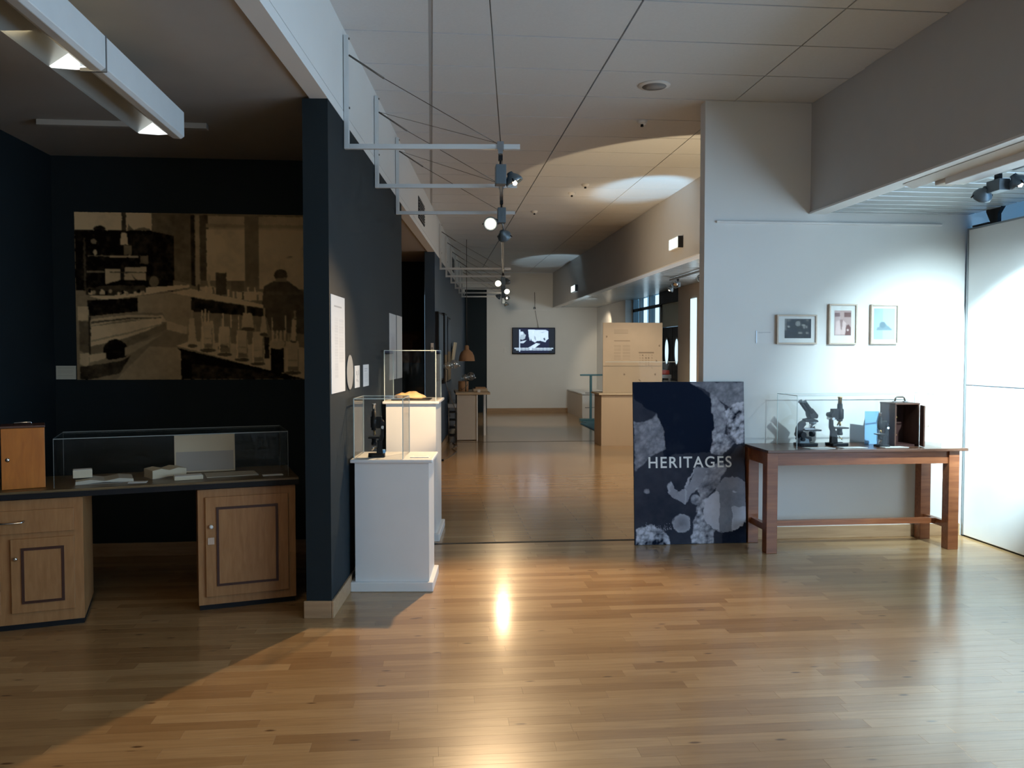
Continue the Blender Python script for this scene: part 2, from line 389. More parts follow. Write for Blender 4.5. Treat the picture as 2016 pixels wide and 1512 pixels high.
# walls on the left
struct('wall_left', B(-2.9, -2.755, -4.2, FAR, 0, LOW), M['navy'], 'dark navy side wall of the left bay')
mw = MB(); mw.prism([(-2.755, 6.48), (LX(6.48) - .13, 6.48), (LX(6.6) - .13, 6.6), (-2.755, 6.6)], 0, LOW, 'z')
struct('wall_back_left', mw, M['navy'], 'dark navy wall behind the old bench')
def partition(name, s0, s1, label, m):
    o = struct(name, B(-.143, 0, s0, s1, 0, LOW - .012), m, label, None, LP(0, 0), (0, 0, ANG)); return o
p1 = partition('wall_partition_near', 0, 3.37, 'dark navy partition wall end beside the white plinths', M['navy'])
p2 = partition('wall_partition_far', 7.22, 16.25, 'dark blue partition wall in the far hall', M['navy_far'])
def baseb(name, x0, x1, y0, y1, loc, rz, parent=None):
    return struct(name, B(x0, x1, y0, y1, 0, .1, .003), M['base'], 'pale maple baseboard', parent, loc, (0, 0, rz))
baseb('baseboard_left', 0, .014, -.014, 3.36, LP(0, 0), ANG)
baseb('baseboard_end', -.156, -.0002, -.014, 0, LP(0, 0), ANG)
baseb('baseboard_far_left', 0, .014, 7.22, 16.2, LP(0, 0), ANG)
baseb('baseboard_back', -2.755, -.60, 6.466, 6.48, (0, 0, 0), 0)
struct('wall_bay', B(-2.755, -.11, 13.5, 13.6, 0, LOW), M['navy'], 'dark back wall of the middle bay')
# walls on the right
wf = struct('wall_front', B(2.166, 4.42, YW, YW + .12, 0, CEIL), M['white'], 'white wall with three small frames')
struct('baseboard_front', B(2.166, 4.36, YW - .014, YW, 0, .1, .003), M['base'], 'pale maple baseboard under the table')
struct('trim_4', B(2.26, 4.153, YW - .022, YW, 2.548, 2.566, .004), M['satin'], 'slim white picture rail')
struct('wall_soffit', B(3.04, 3.16, -4.2, FAR, SOF, CEIL + .1), M['soffit'], 'grey soffit face above the right bays')
struct('wall_soffit_box', B(3.028, 3.0395, -4.2, 5.72, SOF, CEIL - .001), M['soffit'], 'raised board along the near soffit')
struct('trim_5', B(3.03, 3.17, -4.2, FAR, SOF - .014, SOF), M['satin'], 'white edge strip under the soffit')
cs = struct('ceiling_right', B(3.17, 4.40, -4.2, FAR, SOF + .022, SOF + .06), M['grid'], 'slatted metal ceiling over the right bays')
sl = B(3.172, 4.40, 0, .138, SOF, SOF + .02, .004).mesh('ceiling_slat'); sl.materials.append(M['slat'])
y = 2.2
while y < FAR - .17:
    obj('ceiling_slat', sl, None, cs, (0, y, 0)); y += .166
# far wall
struct('wall_far', B(1.375, 4.45, FAR, FAR + .15, 0, CEIL), M['white'], 'white end wall with the screen')
struct('wall_far_left', B(.2, 1.375, FAR + .02, FAR + .15, 0, 3.08), M['navy'], 'dark navy recess beside the white end wall')
struct('wall_far_top', B(-3, 1.375, FAR, FAR + .15, 3.08, CEIL), M['white'], 'white wall above the dark recess')
struct('baseboard_far', B(1.375, 4.3, FAR - .015, FAR, 0, .11), M['base'], 'pale baseboard under the end wall')
struct('trim_6', B(1.375, 3.03, FAR - .02, FAR, 2.57, 2.59), M['satin'], 'slim picture rail on the end wall')
struct('wall_right_far', B(4.17, 4.40, 17.95, FAR, 0, SOF), M['white'], 'pale side wall at the end of the hall')
# glazed screen, doors and column on the right of the far hall
w = struct('window_1', B(4.37, 4.42, 15.72, 17.95, 0, SOF), M['window_pale'], 'bluish glazed screen beside the doors')
for yy in (15.72, 16.52, 17.3, 17.9): obj('window_frame', B(4.33, 4.45, yy, yy + .07, 0, SOF), M['steel'], w)
for yy in (15.95, 16.85): obj('window_slit', B(4.355, 4.368, yy, yy + .24, 0.2, SOF - .02), M['slit'], w)
for z in (2.38, 1.1): obj('window_frame', B(4.33, 4.36, 15.72, 17.95, z, z + .06), M['blackm'], w)
for n, (a, b) in enumerate(((15.06, 15.68), (14.42, 15.04))):
    d = struct('door_%d' % (n + 1), B(4.37, 4.42, a, b, 0, 1.98), M['blackm'], ('dark door leaf with an oval window beside the glazed screen', 'dark door leaf with an oval window beside the column')[n])
    obj('oval_pane', MB().lathe([(.001, 0), (.12, 0), (.12, .012), (.001, .012)], 28).mesh('oval_pane'), M['slit'], d, (4.37, (a + b) / 2, 1.53), (0, -PI / 2, 0)).scale = (1.9, 1, 1)
    obj('oval_frame', MB().lathe([(.12, 0), (.135, 0), (.135, .016), (.12, .016)], 28).mesh('oval_frame'), M['steel'], d, (4.37, (a + b) / 2, 1.53), (0, -PI / 2, 0)).scale = (1.9, 1, 1)
    obj('push_bar', B(4.31, 4.37, a + .06, b - .06, .95, 1.0), M['steel'], d)
bl_ = struct('window_2', B(4.36, 4.42, 14.4, 15.7, 1.99, 2.42), M['greenish'], 'pale green panel above the dark doors')
obj('header', B(4.30, 4.45, 14.4, 15.72, 2.42, SOF), M['blackm'], bl_)
colm = struct('wall_column', B(4.28, 4.6, 12.2, 14.4, 0, SOF), M['beige'], 'beige column with a bright vertical slit')
obj('slit_pane', B(4.268, 4.28, 13.36, 13.66, .2, 2.4), M['slit'], colm)
struct('wall_right_mid', B(4.36, 4.6, 6.70, 12.2, 0, SOF), M['white'], 'white side wall hidden behind the near wall')
# near right: tall window facade behind the screen panel, closing walls behind the camera
fac = struct('window_3', B(5.22, 5.25, -4.2, 9.0, .1, 4.6), M['window'], 'tall blue-tinted window facade behind the white panel')
for i in range(12): obj('mullion', B(5.14, 5.24, -4.2 + i * 1.18, -4.14 + i * 1.18, 0, 4.6), M['blackm'], fac)
for z in (2.35, 2.95, 3.5): obj('transom', B(5.15, 5.24, -4.2, 9.0, z, z + .06), M['teal'], fac)
struct('wall_rear', B(-3, 5.3, -4.35, -4.2, 0, 4.6), M['white'], 'white wall behind the camera')
struct('ceiling_rear', B(-1.4, 3.1, -4.2, 1.8, CEIL, CEIL + .1), M['tile'], 'plain ceiling behind the camera')
struct('ceiling_facade', B(4.4, 5.3, -4.2, 9, 4.6, 4.7), M['white'], 'ceiling of the facade gap')
struct('wall_facade_end', B(4.42, 5.3, 6.95, 7.05, 0, 4.6), M['white'], 'white return wall behind the panel')

# ================================================================== things: right half of the near room
# screen panel
t = thing('partition_screen', 'tall white screen panel on the far right, glowing in the spotlight', 'panel', (4.367, 0, 0))
obj('upper_board', B(0, .05, 4.55, 6.535, 1.252, 2.515, .004), M['panel'], t)
obj('lower_board', B(0, .05, 4.55, 6.535, .012, 1.246, .004), M['panel'], t)
obj('top_edge', B(-.002, .052, 4.55, 6.54, 2.515, 2.527), M['steel'], t)
obj('end_edge', B(-.004, .054, 6.535, 6.552, .012, 2.527), M['steel'], t)
obj('foot_channel', B(.006, .044, 4.56, 6.53, 0, .012), M['blackm'], t)
# window latch arm above it
t = thing('panel_hanger', 'dark angled steel hanger above the corner of the white panel', 'bracket', (4.39, 0, 0))
obj('foot_plate', B(-.02, .05, 6.30, 6.50, 2.529, 2.545), M['blackm'], t)
obj('strut', MB().prism([(6.22, 2.53), (6.30, 2.53), (6.36, 2.63), (6.36, 2.66), (6.16, 2.66), (6.22, 2.6)], 0, .03, 'x'), M['blackm'], t)
# table
t = thing('wooden_table', 'long red-brown wooden table against the white wall', 'table', (0, 0, 0))
TZ = .786
obj('top', B(2.498, 4.085, 6.065, 6.558, TZ - .022, TZ, .003), M['tabletop'], t)
obj('apron', B(2.55, 3.99, 6.112, 6.132, .665, TZ - .022), M['table'], t)
obj('apron', B(2.55, 3.99, 6.50, 6.52, .665, TZ - .022), M['table'], t)
for x in (2.522, 4.016): obj('end_apron', B(x, x + .02, 6.17, 6.48, .665, TZ - .022), M['table'], t)
for x in (2.505, 3.95):
    for yy in (6.095, 6.465):
        obj('leg', B(x, x + .085, yy, yy + .085, 0, TZ - .022, .003), M['table'], t)
    obj('end_stretcher', B(x + .025, x + .06, 6.18, 6.465, .155, .205), M['table'], t)
obj('long_stretcher', B(2.56, 3.98, 6.30, 6.345, .165, .205), M['table'], t)
# framed photographs
def framed(x0, x1, z0, z1, label, border, rgb):
    f = thing('framed_photograph', label, 'picture', (x0, YW, z0), 0, 'small frames on the white wall')
    W, H_ = x1 - x0, z1 - z0; e = .012
    for nm, bb in (('frame_side', (0, e, 0, H_)), ('frame_side', (W - e, W, 0, H_)), ('frame_rail', (e, W - e, 0, e)), ('frame_rail', (e, W - e, H_ - e, H_))):
        obj(nm, B(bb[0], bb[1], -.03, 0, bb[2], bb[3], .001), M['frame'], f)
    obj('mount', B(e, W - e, -.018, -.004, e, H_ - e), M['paper'], f)
    bx0, bx1, bz0, bz1 = border
    s = sheet('photograph', (bx1 - bx0) * W, (bz1 - bz0) * H_, rgb, M['photo'], f, .001, 0); s.location = (bx0 * W, -.0195, bz0 * H_)
    obj('glazing', B(e, W - e, -.025, -.023, e, H_ - e), M['glass'], f)
p = Pic(56, 38, .02, (0, 1, 0, 1)); p.ell(.5, .25, .1, .13, .45).rect(.0, .0, .06, .6, .35).rect(.64, .28, .78, .36, .55).rect(.7, .35, .76, .5, .5).ell(.15, .4, .05, .05, .7).rect(.52, .7, .66, .78, .5).rect(.8, .7, .9, .78, .5).ell(.82, .42, .05, .07, .4).rect(.1, .05, .2, .12, .35).rect(.8, .05, .9, .13, .35).blur(1)
framed(2.763, 3.097, 1.585, 1.821, 'landscape frame with a dark black-and-white photograph, left of the three frames', (.20, .86, .20, .86), tint(np.clip(p.a + .05 * (vnoise(56, 38, 9) - .5), 0, 1), (.008, .009, .010), (.62, .62, .60)))
p = Pic(40, 60, .55, (0, 1, 0, 1)); p.rect(0, .1, .32, .24, .12).rect(.58, .08, 1, .26, .15).ell(.45, .17, .13, .16, .6).poly([(.05, .95), (.1, .45), (.35, .36), (.55, .4), (.7, .5), (.62, .95)], .85).poly([(.3, .36), (.5, .36), (.45, .75), (.4, .8)], .35).poly([(.66, .95), (.7, .6), (.85, .55), (1, .7), (1, 1), (.6, 1)], .12).ell(.8, .78, .06, .04, .8).blur(1)
framed(3.199, 3.435, 1.583, 1.909, 'portrait frame with a pinkish photograph of a figure in a white coat', (.20, .80, .22, .84), tint(np.clip(p.a, 0, 1), (.12, .045, .045), (.85, .66, .64)))
p = Pic(40, 60, .62, (0, 1, 0, 1)); p.rect(0, 0, .42, 1, .48).poly([(.12, .7), (.2, .55), (.35, .45), (.55, .5), (.85, .66), (.85, .7)], .25).ell(.42, .53, .15, .1, .18).poly([(.12, .3), (.3, .33), (.25, .6), (.14, .6)], .5).blur(1)
framed(3.553, 3.787, 1.585, 1.907, 'portrait frame with a pale blue print, right of the three frames', (.12, .88, .12, .90), tint(np.clip(p.a * 1.15, 0, 1), (.05, .10, .16), (.66, .86, .88)))
def textsheet(w, h, nu, nv, lines, base=(.82, .82, .81), ink=(.32, .32, .33)):
    """lines: (x0, x1, y, thickness) as shares of the sheet"""
    p = Pic(nu, nv, 1, (0, 1, 0, 1))
    for a, b, yy, th, v in lines: p.rect(a, yy, b, yy + th, v)
    return tint(p.a, ink, base)
c = thing('wall_label', 'small white caption card beside the landscape frame', 'label', (2.598, YW, 1.591))
s = sheet('card', .134, .102, textsheet(1, 1, 40, 30, [(.12, .9, .12, .05, .2)] + [(.12, .4, .2, .03, .7)]), M['ink'], c, .002, -.003)
obj('card_edge', B(0, .008, -.004, 0, 0, .102), M['steel'], c)
# glass case over the microscopes
def glass_case(name, label, x0, x1, y0, y1, z0, z1, loc=(0, 0, 0), rz=0, e=.004, em='edge'):
    g = thing(name, label, 'glass case', loc, rz); w = .005
    obj('front_pane', B(x0, x1, y0, y0 + w, z0, z1), M['glass'], g); obj('back_pane', B(x0, x1, y1 - w, y1, z0, z1), M['glass'], g)
    for a in (x0, x1 - w): obj('side_pane', B(a, a + w, y0 + w, y1 - w, z0, z1), M['glass'], g)
    obj('top_pane', B(x0, x1, y0, y1, z1, z1 + w), M['glass'], g)
    for a in (x0 - .0005, x1 - e + .0005):
        for b in (y0 - .0005, y1 - e + .0005): obj('corner_edge', B(a, a + e, b, b + e, z0, z1), M[em], g)
    for b in (y0 - .001, y1 - e + .001): obj('top_edge', B(x0, x1, b, b + e, z1 + .001, z1 + w + .001), M[em], g)
    for a in (x0 - .001, x1 - e + .001): obj('top_edge', B(a, a + e, y0 + e, y1 - e, z1 + .001, z1 + w + .001), M[em], g)
    return g
glass_case('glass_case', 'clear glass case over the microscopes on the wooden table', 2.745, 3.90, 6.12, 6.49, TZ, 1.187)

# microscopes (built facing +x: the stage on the +x side of the limb)
def scope_upright(name, label, loc, rz, k=1.0, grey=False, blue_back=False):
    o = thing(name, label, 'microscope', loc, rz); bm_ = M['black']
    o.scale = (k * (.8 if blue_back else 1), k, k)
    ft = MB(); ft.prism([(-.045, -.018), (-.07, -.035), (-.06, -.06), (.06, -.062), (.088, -.05), (.088, -.028), (.01, -.016), (.01, .016), (.088, .028), (.088, .05), (.06, .062), (-.06, .06), (-.07, .035), (-.045, .018)], 0, .024, 'z', .003)
    obj('foot', ft, bm_, o)
    obj('pillar', MB().prism([(-.05, .022), (.012, .022), (.006, .07), (.004, .125), (-.045, .125), (-.042, .07)], -.018, .018, 'y', .003), bm_, o)
    limb = MB(); limb.prism([(-.045, .12), (-.010, .12), (-.010, .15), (-.032, .165), (-.034, .255), (-.022, .268), (.03, .268), (.03, .292), (-.03, .294), (-.056, .275), (-.058, .15)], -.014, .014, 'y', .003)
    obj('limb', limb, bm_, o)
    obj('stage', MB().box(-.02, .088, -.052, .052, .142, .153, .002), bm_, o)
    obj('stage_clip', MB().box(.02, .07, -.03, -.024, .153, .156), M['chrome'], o)
    obj('condenser', MB().lathe([(.004, .085), (.024, .088), (.026, .11), (.02, .112), (.022, .138), (.004, .14)], 20, (.035, 0, 0)), bm_, o)
    obj('body_tube', MB().lathe([(.01, .213), (.031, .222), (.031, .30), (.022, .305), (.021, .345), (.005, .346)], 24, (.035, 0, 0)), bm_, o)
    obj('draw_tube', MB().lathe([(.016, .345), (.016, .392), (.019, .394), (.019, .402), (.004, .402)], 20, (.035, 0, 0)), M['brass'] if grey else M['chrome'], o)
    obj('rack_block', MB().box(-.04, .014, -.021, .021, .215, .305, .003), bm_, o)
    obj('nosepiece', MB().lathe([(.004, .198), (.022, .203), (.024, .214), (.006, .222)], 20, (.035, 0, 0)), bm_, o)
    for a in (0, 1, 2):
        dr = Vector((math.cos(.4 + a * 2.1) * .5, math.sin(.4 + a * 2.1) * .5, -1)).normalized() if a else Vector((0, 0, -1))
        obj('objective', MB().cyl(Vector((.035, 0, .203)) + dr * .002, Vector((.035, 0, .203)) + dr * .042, .009, .005, 12), M['brass'] if a else M['chrome'], o)
    for z, r in ((.255, .02), (.225, .013)):
        obj('focus_knob', MB().cyl((-.045, -.042, z), (-.045, .042, z), r, r, 18), M['blackm'] if r > .015 else M['chrome'], o)
    mi = MB().lathe([(.002, 0), (.022, 0), (.024, .003), (.022, .006), (.002, .006)], 22, (.04, 0, .062), (.7, -.3, .65)); obj('mirror', mi, M['chrome'], o)
    obj('mirror_fork', MB().tube([(.004, 0, .07), (.03, -.026, .062), (.05, -.026, .062)], .003, 6), M['brass'], o)
    if blue_back: obj('blue_wrap', MB().box(-.072, -.028, -.04, -.012, .024, .05, .004), M['blue'], o)
    return o
def scope_binocular(name, label, loc, rz):
    o = thing(name, label, 'microscope', loc, rz); k = M['black']
    obj('foot', MB().prism([(-.075, -.055), (-.05, -.065), (.07, -.058), (.085, -.04), (.085, .04), (.07, .058), (-.05, .065), (-.075, .055)], 0, .024, 'z', .004), k, o)
    n = 16; arc = []
    for i in range(n + 1):
        a = math.radians(-62 - i * 190 / n); arc.append((.005 + .088 * math.cos(a), .118 + .088 * math.sin(a)))
    inner = []
    for i in range(n + 1):
        a = math.radians(-70 - i * 175 / n); inner.append((.022 + .058 * math.cos(a), .122 + .055 * math.sin(a)))
    obj('curved_limb', MB().prism(arc + inner[::-1], -.018, .018, 'y', .003), k, o)
    obj('limb_base', MB().prism([(-.07, .022), (.02, .022), (.012, .055), (-.06, .075)], -.028, .028, 'y', .003), M['gunmetal'], o)
    obj('stage', MB().box(-.01, .105, -.055, .055, .118, .130, .002), k, o)
    obj('slide_holder', MB().box(-.03, .05, -.04, .04, .131, .140), M['steel'], o)
    obj('condenser', MB().lathe([(.005, .07), (.022, .075), (.026, .1), (.018, .118)], 18, (.055, 0, 0)), k, o)
    obj('arm_head', MB().prism([(-.02, .188), (.1, .186), (.095, .2), (.04, .222), (-.02, .212)], -.024, .024, 'y', .004), k, o)
    obj('nosepiece', MB().lathe([(.004, .168), (.026, .172), (.03, .185), (.012, .196)], 20, (.06, 0, 0)), M['gunmetal'], o)
    for a in range(3):
        dr = Vector((.45 * math.cos(a * 2.1), .45 * math.sin(a * 2.1), -1)).normalized()
        obj('objective', MB().cyl(Vector((.06, 0, .175)) + dr * .003, Vector((.06, 0, .175)) + dr * .04, .010, .006, 12), M['chrome'], o)
    obj('prism_head', MB().prism([(.025, .218), (.085, .215), (.092, .24), (.04, .298), (.012, .28), (.018, .24)], -.034, .034, 'y', .005), k, o)
    for yy in (-.03, .03):
        d = Vector((-.62, 0, .78)); p_ = Vector((.03, yy, .27))
        e = obj('eyepiece_tube', MB().cyl(p_ - d * .01, p_ + d * .095, .0155, .0145, 16), M['blackm'], o)
        obj('eyepiece_rim', MB().cyl(p_ + d * .095, p_ + d * .105, .0175, .0175, 16), M['gunmetal'], e)
    for z, r in ((.09, .024), (.055, .014)): obj('focus_knob', MB().cyl((-.045, -.05, z), (-.045, .05, z), r, r, 18), M['blackm'], o)
    return o
scope_binocular('binocular_microscope', 'black binocular microscope with slanted eyepieces at the left of the case', (2.915, 6.34, TZ), .12)
scope_upright('monocular_microscope', 'upright black microscope with a brass draw tube in the middle of the case', (3.155, 6.33, TZ), .1, .955, True)
scope_upright('small_microscope', 'short black microscope against the side of the open case box', (3.485, 6.225, TZ), PI - .1, .66)
t = tag(obj('blue_card', B(-.002, .002, -.055, .055, 0, .262), M['blue'], None, (3.50, 6.42, TZ), (0, 0, PI / 2 - .15)), 'light blue card standing behind the short microscope', 'card')
t = thing('microscope_box', 'open mahogany microscope box with a carrying handle on top', 'box', (3.585, 6.23, TZ), .06)
obj('side', B(0, .012, 0, .20, 0, .325), M['mahog'], t); obj('side', B(.195, .207, 0, .20, 0, .325), M['mahog'], t)
obj('back', B(.012, .195, .188, .20, 0, .325), M['mahogdark'], t)
obj('bottom', B(.012, .195, 0, .188, 0, .014), M['mahogdark'], t); obj('top', B(-.003, .21, -.003, .203, .325, .338, .002), M['mahog'], t)
dr = obj('door', B(0, .10, 0, .012, .004, .322, .002), M['mahog'], t, (.208, -.001, 0), (0, 0, math.radians(-108)))
obj('key', MB().tube([(.06, .012, .16), (.06, .045, .16)], .0025, 6), M['brass'], dr)
obj('key_ring', MB().tube([(.06, .045 + .012 - .012 * math.cos(a), .16 + .012 * math.sin(a)) for a in [i * PI / 8 for i in range(17)]], .002, 6), M['brass'], dr)
h = obj('handle', MB().tube([(.06, .1, .345), (.068, .1, .372), (.08, .1, .38), (.13, .1, .38), (.142, .1, .372), (.15, .1, .345)], .0065, 8), M['wire'], t)
for x in (.06, .15): obj('handle_foot', B(x - .014, x + .014, .088, .112, .338, .347, .002), M['steel'], h)
for z in (.08, .22): obj('bracket', B(.013, .05, .05, .09, z, z + .01), M['brass'], t)
for n, (x, y, w) in enumerate(((2.86, 6.135, .20), (3.13, 6.14, .19), (3.46, 6.14, .19))):
    c = thing('caption_card', ('white caption card lying before the binocular microscope', 'white caption card lying before the upright brass microscope', 'white caption card lying before the open box')[n], 'label', (x, y, TZ + .001), 0, 'caption cards in the case')
    obj('card', MB().prism([(0, 0), (w, 0), (w - .03, .075), (-.03, .075)], 0, .003, 'z'), M['paper'], c)
    for i in range(3): obj('text_line', B(.01 - i * .006, w - .05 - i * .006, .018 + i * .016, .021 + i * .016, .003, .0032), M['steel'], c)
# wall socket
t = thing('wall_socket', 'white double wall socket low on the wall behind the table', 'socket', (4.03, YW, .24))
obj('plate', B(0, .05, -.012, 0, 0, .10, .003), M['satin'], t)
for z in (.025, .07): obj('outlet', MB().cyl((.025, -.0125, z), (.025, -.008, z), .016), M['paper'], t)

# HERITAGES board
PW, PH = .905, 1.285
lean = math.radians(4.2)
t = thing('exhibition_board', 'dark microscope-image board lettered HERITAGES leaning at the wall', 'board', (1.586, 6.462, .002)); t.rotation_euler = (-lean, 0, 0)
W_, H2 = 210, 300
p = Pic(W_, H2, .10, (97, 1110, 45, 1470)); X0, Y0 = p.X.copy(), p.Y.copy()
p.X = p.X + 38 * (vnoise(W_, H2, 16, 4) - .5); p.Y = p.Y + 38 * (vnoise(W_, H2, 16, 4) - .5)
n1 = vnoise(W_, H2, 5, 5); n2 = vnoise(W_, H2, 16, 4); n3 = vnoise(W_, H2, 34, 3)
p.poly([(97, 45), (620, 45), (800, 200), (830, 420), (800, 660), (380, 700), (300, 500), (320, 330), (97, 200)], .06)
p.poly([(600, 45), (1110, 45), (1110, 300), (960, 260), (860, 200), (780, 140)], .30)
p.poly([(790, 140), (860, 200), (930, 260), (950, 420), (880, 640), (800, 660), (825, 480), (815, 330)], .36)
p.poly([(930, 300), (1000, 250), (1110, 220), (1110, 580), (1040, 600), (960, 560), (960, 440)], .52)
p.poly([(820, 480), (960, 520), (1040, 560), (900, 700), (800, 670)], .44)
p.poly([(100, 400), (200, 390), (310, 330), (370, 480), (380, 640), (240, 700), (110, 830)], .32)
p.poly([(960, 700), (1060, 600), (1110, 640), (1110, 920), (860, 960)], .14)
p.poly([(620, 900), (760, 800), (900, 760), (940, 820), (860, 960), (720, 1080), (650, 1200), (690, 1040)], .36)
p.poly([(395, 960), (430, 920), (450, 985), (500, 1020), (560, 980), (620, 920), (660, 800), (780, 800), (730, 920), (600, 1050), (555, 1120), (470, 1080), (400, 1020)], .42)
p.poly([(430, 960), (470, 920), (560, 940), (560, 980), (500, 1010), (450, 990)], .10)
p.poly([(700, 1100), (760, 1060), (860, 1080), (830, 1330), (800, 1470), (600, 1470), (640, 1240)], .46)
p.ell(925, 1180, 205, 190, .70); p.ell(990, 1010, 140, 120, .42); p.rect(870, 1040, 985, 1370, .34); p.rect(985, 1150, 1110, 1290, .62)
p.ell(525, 1290, 80, 80, .46); p.ell(505, 1270, 60, 55, .52, .6); p.ell(650, 1080, 42, 45, .38)
p.poly([(110, 1330), (250, 1290), (330, 1330), (400, 1400), (430, 1470), (110, 1470)], .55)
p.poly([(900, 1370), (1110, 1290), (1110, 1470), (880, 1470)], .07); p.ell(215, 1000, 25, 22, .35)
p.blur(1)
tex = np.clip(p.a, 0, 1); rough_m = np.clip((tex - .18) * 3, 0, 1)
def cells(n, sc):
    q = RNG.random((n, 2)) * (1, PH / PW); gx = np.linspace(0, 1, W_); gy = np.linspace(0, PH / PW, H2); out = np.full((H2, W_), 9.)
    for a, b in q: out = np.minimum(out, np.hypot(gx[None] - a, gy[:, None] - b))
    return np.clip(1 - out * sc, 0, 1)
cc = .55 * cells(900, 26) + .45 * cells(260, 13)
gy_, gx_ = np.gradient(n1 + .5 * n2 + .5 * cc)
tex = tex * (.8 + .4 * n1) * (1 + rough_m * (1.7 * (cc - .5) + 4.5 * (gx_ + gy_) + 1.2 * (n3 - .5))) + .025 * n2
q = Pic(W_, H2, -1, (97, 1110, 45, 1470)); q.X = q.X + 16 * (n2 - .5) * 2; q.Y = q.Y + 16 * (n3 - .5) * 2
q.ell(985, 1010, 145, 120, .40); q.ell(925, 1185, 205, 185, .74); q.rect(868, 1000, 985, 1375, .36); q.poly([(985, 1030), (1110, 1030), (1110, 1150), (985, 1150)], .38); q.poly([(990, 1150), (1110, 1150), (1110, 1285), (1000, 1340)], .66)
m_ = (q.X - 925) ** 2 / 205 ** 2 + (q.Y - 1185) ** 2 / 185 ** 2 >= 1; q.a[m_ & (q.Y > 1100)] = -1
sph = ((q.X - 525) / 80) ** 2 + ((q.Y - 1290) / 80) ** 2; q.a[sph < 1] = .34 + .22 * sph[sph < 1]
q.poly([(395, 960), (430, 925), (455, 985), (500, 1015), (555, 985), (620, 915), (650, 800), (770, 800), (725, 925), (600, 1050), (555, 1120), (470, 1080), (400, 1020)], .44).poly([(550, 1000), (565, 1000), (562, 1120), (548, 1118)], .58).poly([(395, 960), (430, 925), (440, 940), (415, 980), (420, 1030), (400, 1020)], .56)
q.poly([(640, 820), (660, 800), (600, 930), (560, 985), (550, 975)], .58)
for a_ in range(26):
    x_ = 150 + a_ * 11; q.poly([(x_, 1345), (x_ + 4, 1345), (x_ + 14 * math.sin(a_ * 1.7), 1290 - 18 * math.sin(a_ * 2.3))], .55)
sm = q.a > 0; tex = np.where(sm, q.a * (.82 + .3 * n1) + .10 * (n3 - .5), tex)
rgb = tint(np.clip((tex - .075) * 1.35, 0, 1), (.0085, .0135, .029), (.60, .60, .68))
s = sheet('printed_face', PW, PH, rgb, M['poster'], t, .001, -.0006)
obj('board_core', B(0, PW, .0006, .018, 0, PH), M['blackm'], t)
fc = bpy.data.curves.new('lettering', 'FONT'); fc.body = 'HERITAGES'; fc.size = .12; fc.extrude = .0005; fc.offset = .0014; fc.space_character = 1.16
fo = bpy.data.objects.new('lettering_source', fc); COL.objects.link(fo)
dg = bpy.context.evaluated_depsgraph_get(); me = bpy.data.meshes.new_from_object(fo.evaluated_get(dg)); bpy.data.objects.remove(fo)
vx = np.array([v.co[:] for v in me.vertices]); mn, mx = vx.min(0), vx.max(0)
sx, sz = .676 / (mx[0] - mn[0]), .090 / (mx[1] - mn[1])
for v in me.vertices:
    x, y, z = v.co; v.co = (.118 + (x - mn[0]) * sx, -.0014 - z * .5, PH * .468 + (y - mn[1]) * sz)
me.materials.clear()
obj('lettering', me, M['letters'], t)

# right-hand track, its lamps and the strip luminaire under the soffit
t = thing('strip_luminaire', 'long white strip luminaire under the soffit on the right', 'light', (3.10, 0, 0))
obj('housing', B(.075, .20, 2.3, 5.0, 2.56, 2.630, .006), M['satin'], t)
obj('side_wing', MB().prism([(0, 2.628), (.075, 2.60), (.075, 2.628)], 2.3, 5.35, 'y'), M['satin'], t)
obj('end_cap', B(.08, .195, 5.0, 5.12, 2.575, 2.625, .01), M['beige'], t)

def lamp_head(parent, pos, aim, lit, r=.056, light=None):
    pos = Vector(pos); a = Vector(aim).normalized()
    hd = obj('lamp_head', MB().lathe([(.004, -.062), (.018, -.06), (.022, -.045), (r * .7, -.03), (r * .95, -.008), (r, .0), (r, .012), (r - .006, .012), (r - .008, .002)], 26, pos, a), M['gunmetal'], parent)
    k_ = .74 if lit == 2 else .9
    ln = obj('lens', MB().lathe([(.001, .003), (r * k_, .003), (r * k_, .006), (.001, .006)], 26, pos, a), M['lampwarm'] if lit == 2 else M['lampoff'], hd)
    if lit == 1: obj('bulb', MB().lathe([(.001, .006), (.013, .010), (.014, .020), (.001, .028)], 14, pos, a), M['lampwarm'], hd)
    up = a.cross(Vector((0, 0, 1))).normalized() if abs(a.z) < .95 else Vector((1, 0, 0))
    for sg in (-1, 1): obj('clip', MB().cyl(pos + up * sg * r * .98 - a * .006, pos + up * sg * r * 1.12 + a * .016, .005, .004, 6), M['blackm'], hd)
    return hd
def track_lamp(name, label, top, heads, box=(.045, .045, .12), stem=.06, group='track spotlights'):
    """top: point under the track; heads: (offset from the box bottom, aim, lit)"""
    o = thing(name, label, 'spotlight', top, 0, group)
    obj('adapter', B(-.012, .012, -.02, .02, -.03, 0), M['blackm'], o)
    obj('stem', MB().cyl((0, 0, -.03), (0, 0, -stem), .006, .006, 10), M['blackm'], o)
    bx, by, bz = box
    obj('transformer_box', B(-bx / 1.4, bx / 1.4, -by, by, -stem - bz, -stem, .004), M['gunmetal'], o)
    for off, aim, lit in heads:
        off = Vector(off); obj('yoke', MB().tube([(0, 0, -stem - bz * .8), off * .55 + Vector((0, 0, -stem - bz * .72)), off + Vector((0, 0, -stem - bz + .0))], .006, 6), M['steel'], o)
        lamp_head(o, off + Vector((0, 0, -stem - bz)), aim, lit)
    return o
trk = thing('right_track', 'short grey lighting track beneath the slatted ceiling on the right', 'track', (3.40, 0, 0))
obj('rail', B(-.018, .018, 2.2, 5.07, 2.59, 2.625), M['steel'], trk)
for yy in (2.5, 4.9): obj('hanger', MB().cyl((0, yy, 2.625), (0, yy, SOF), .005, .005, 8), M['steel'], trk)
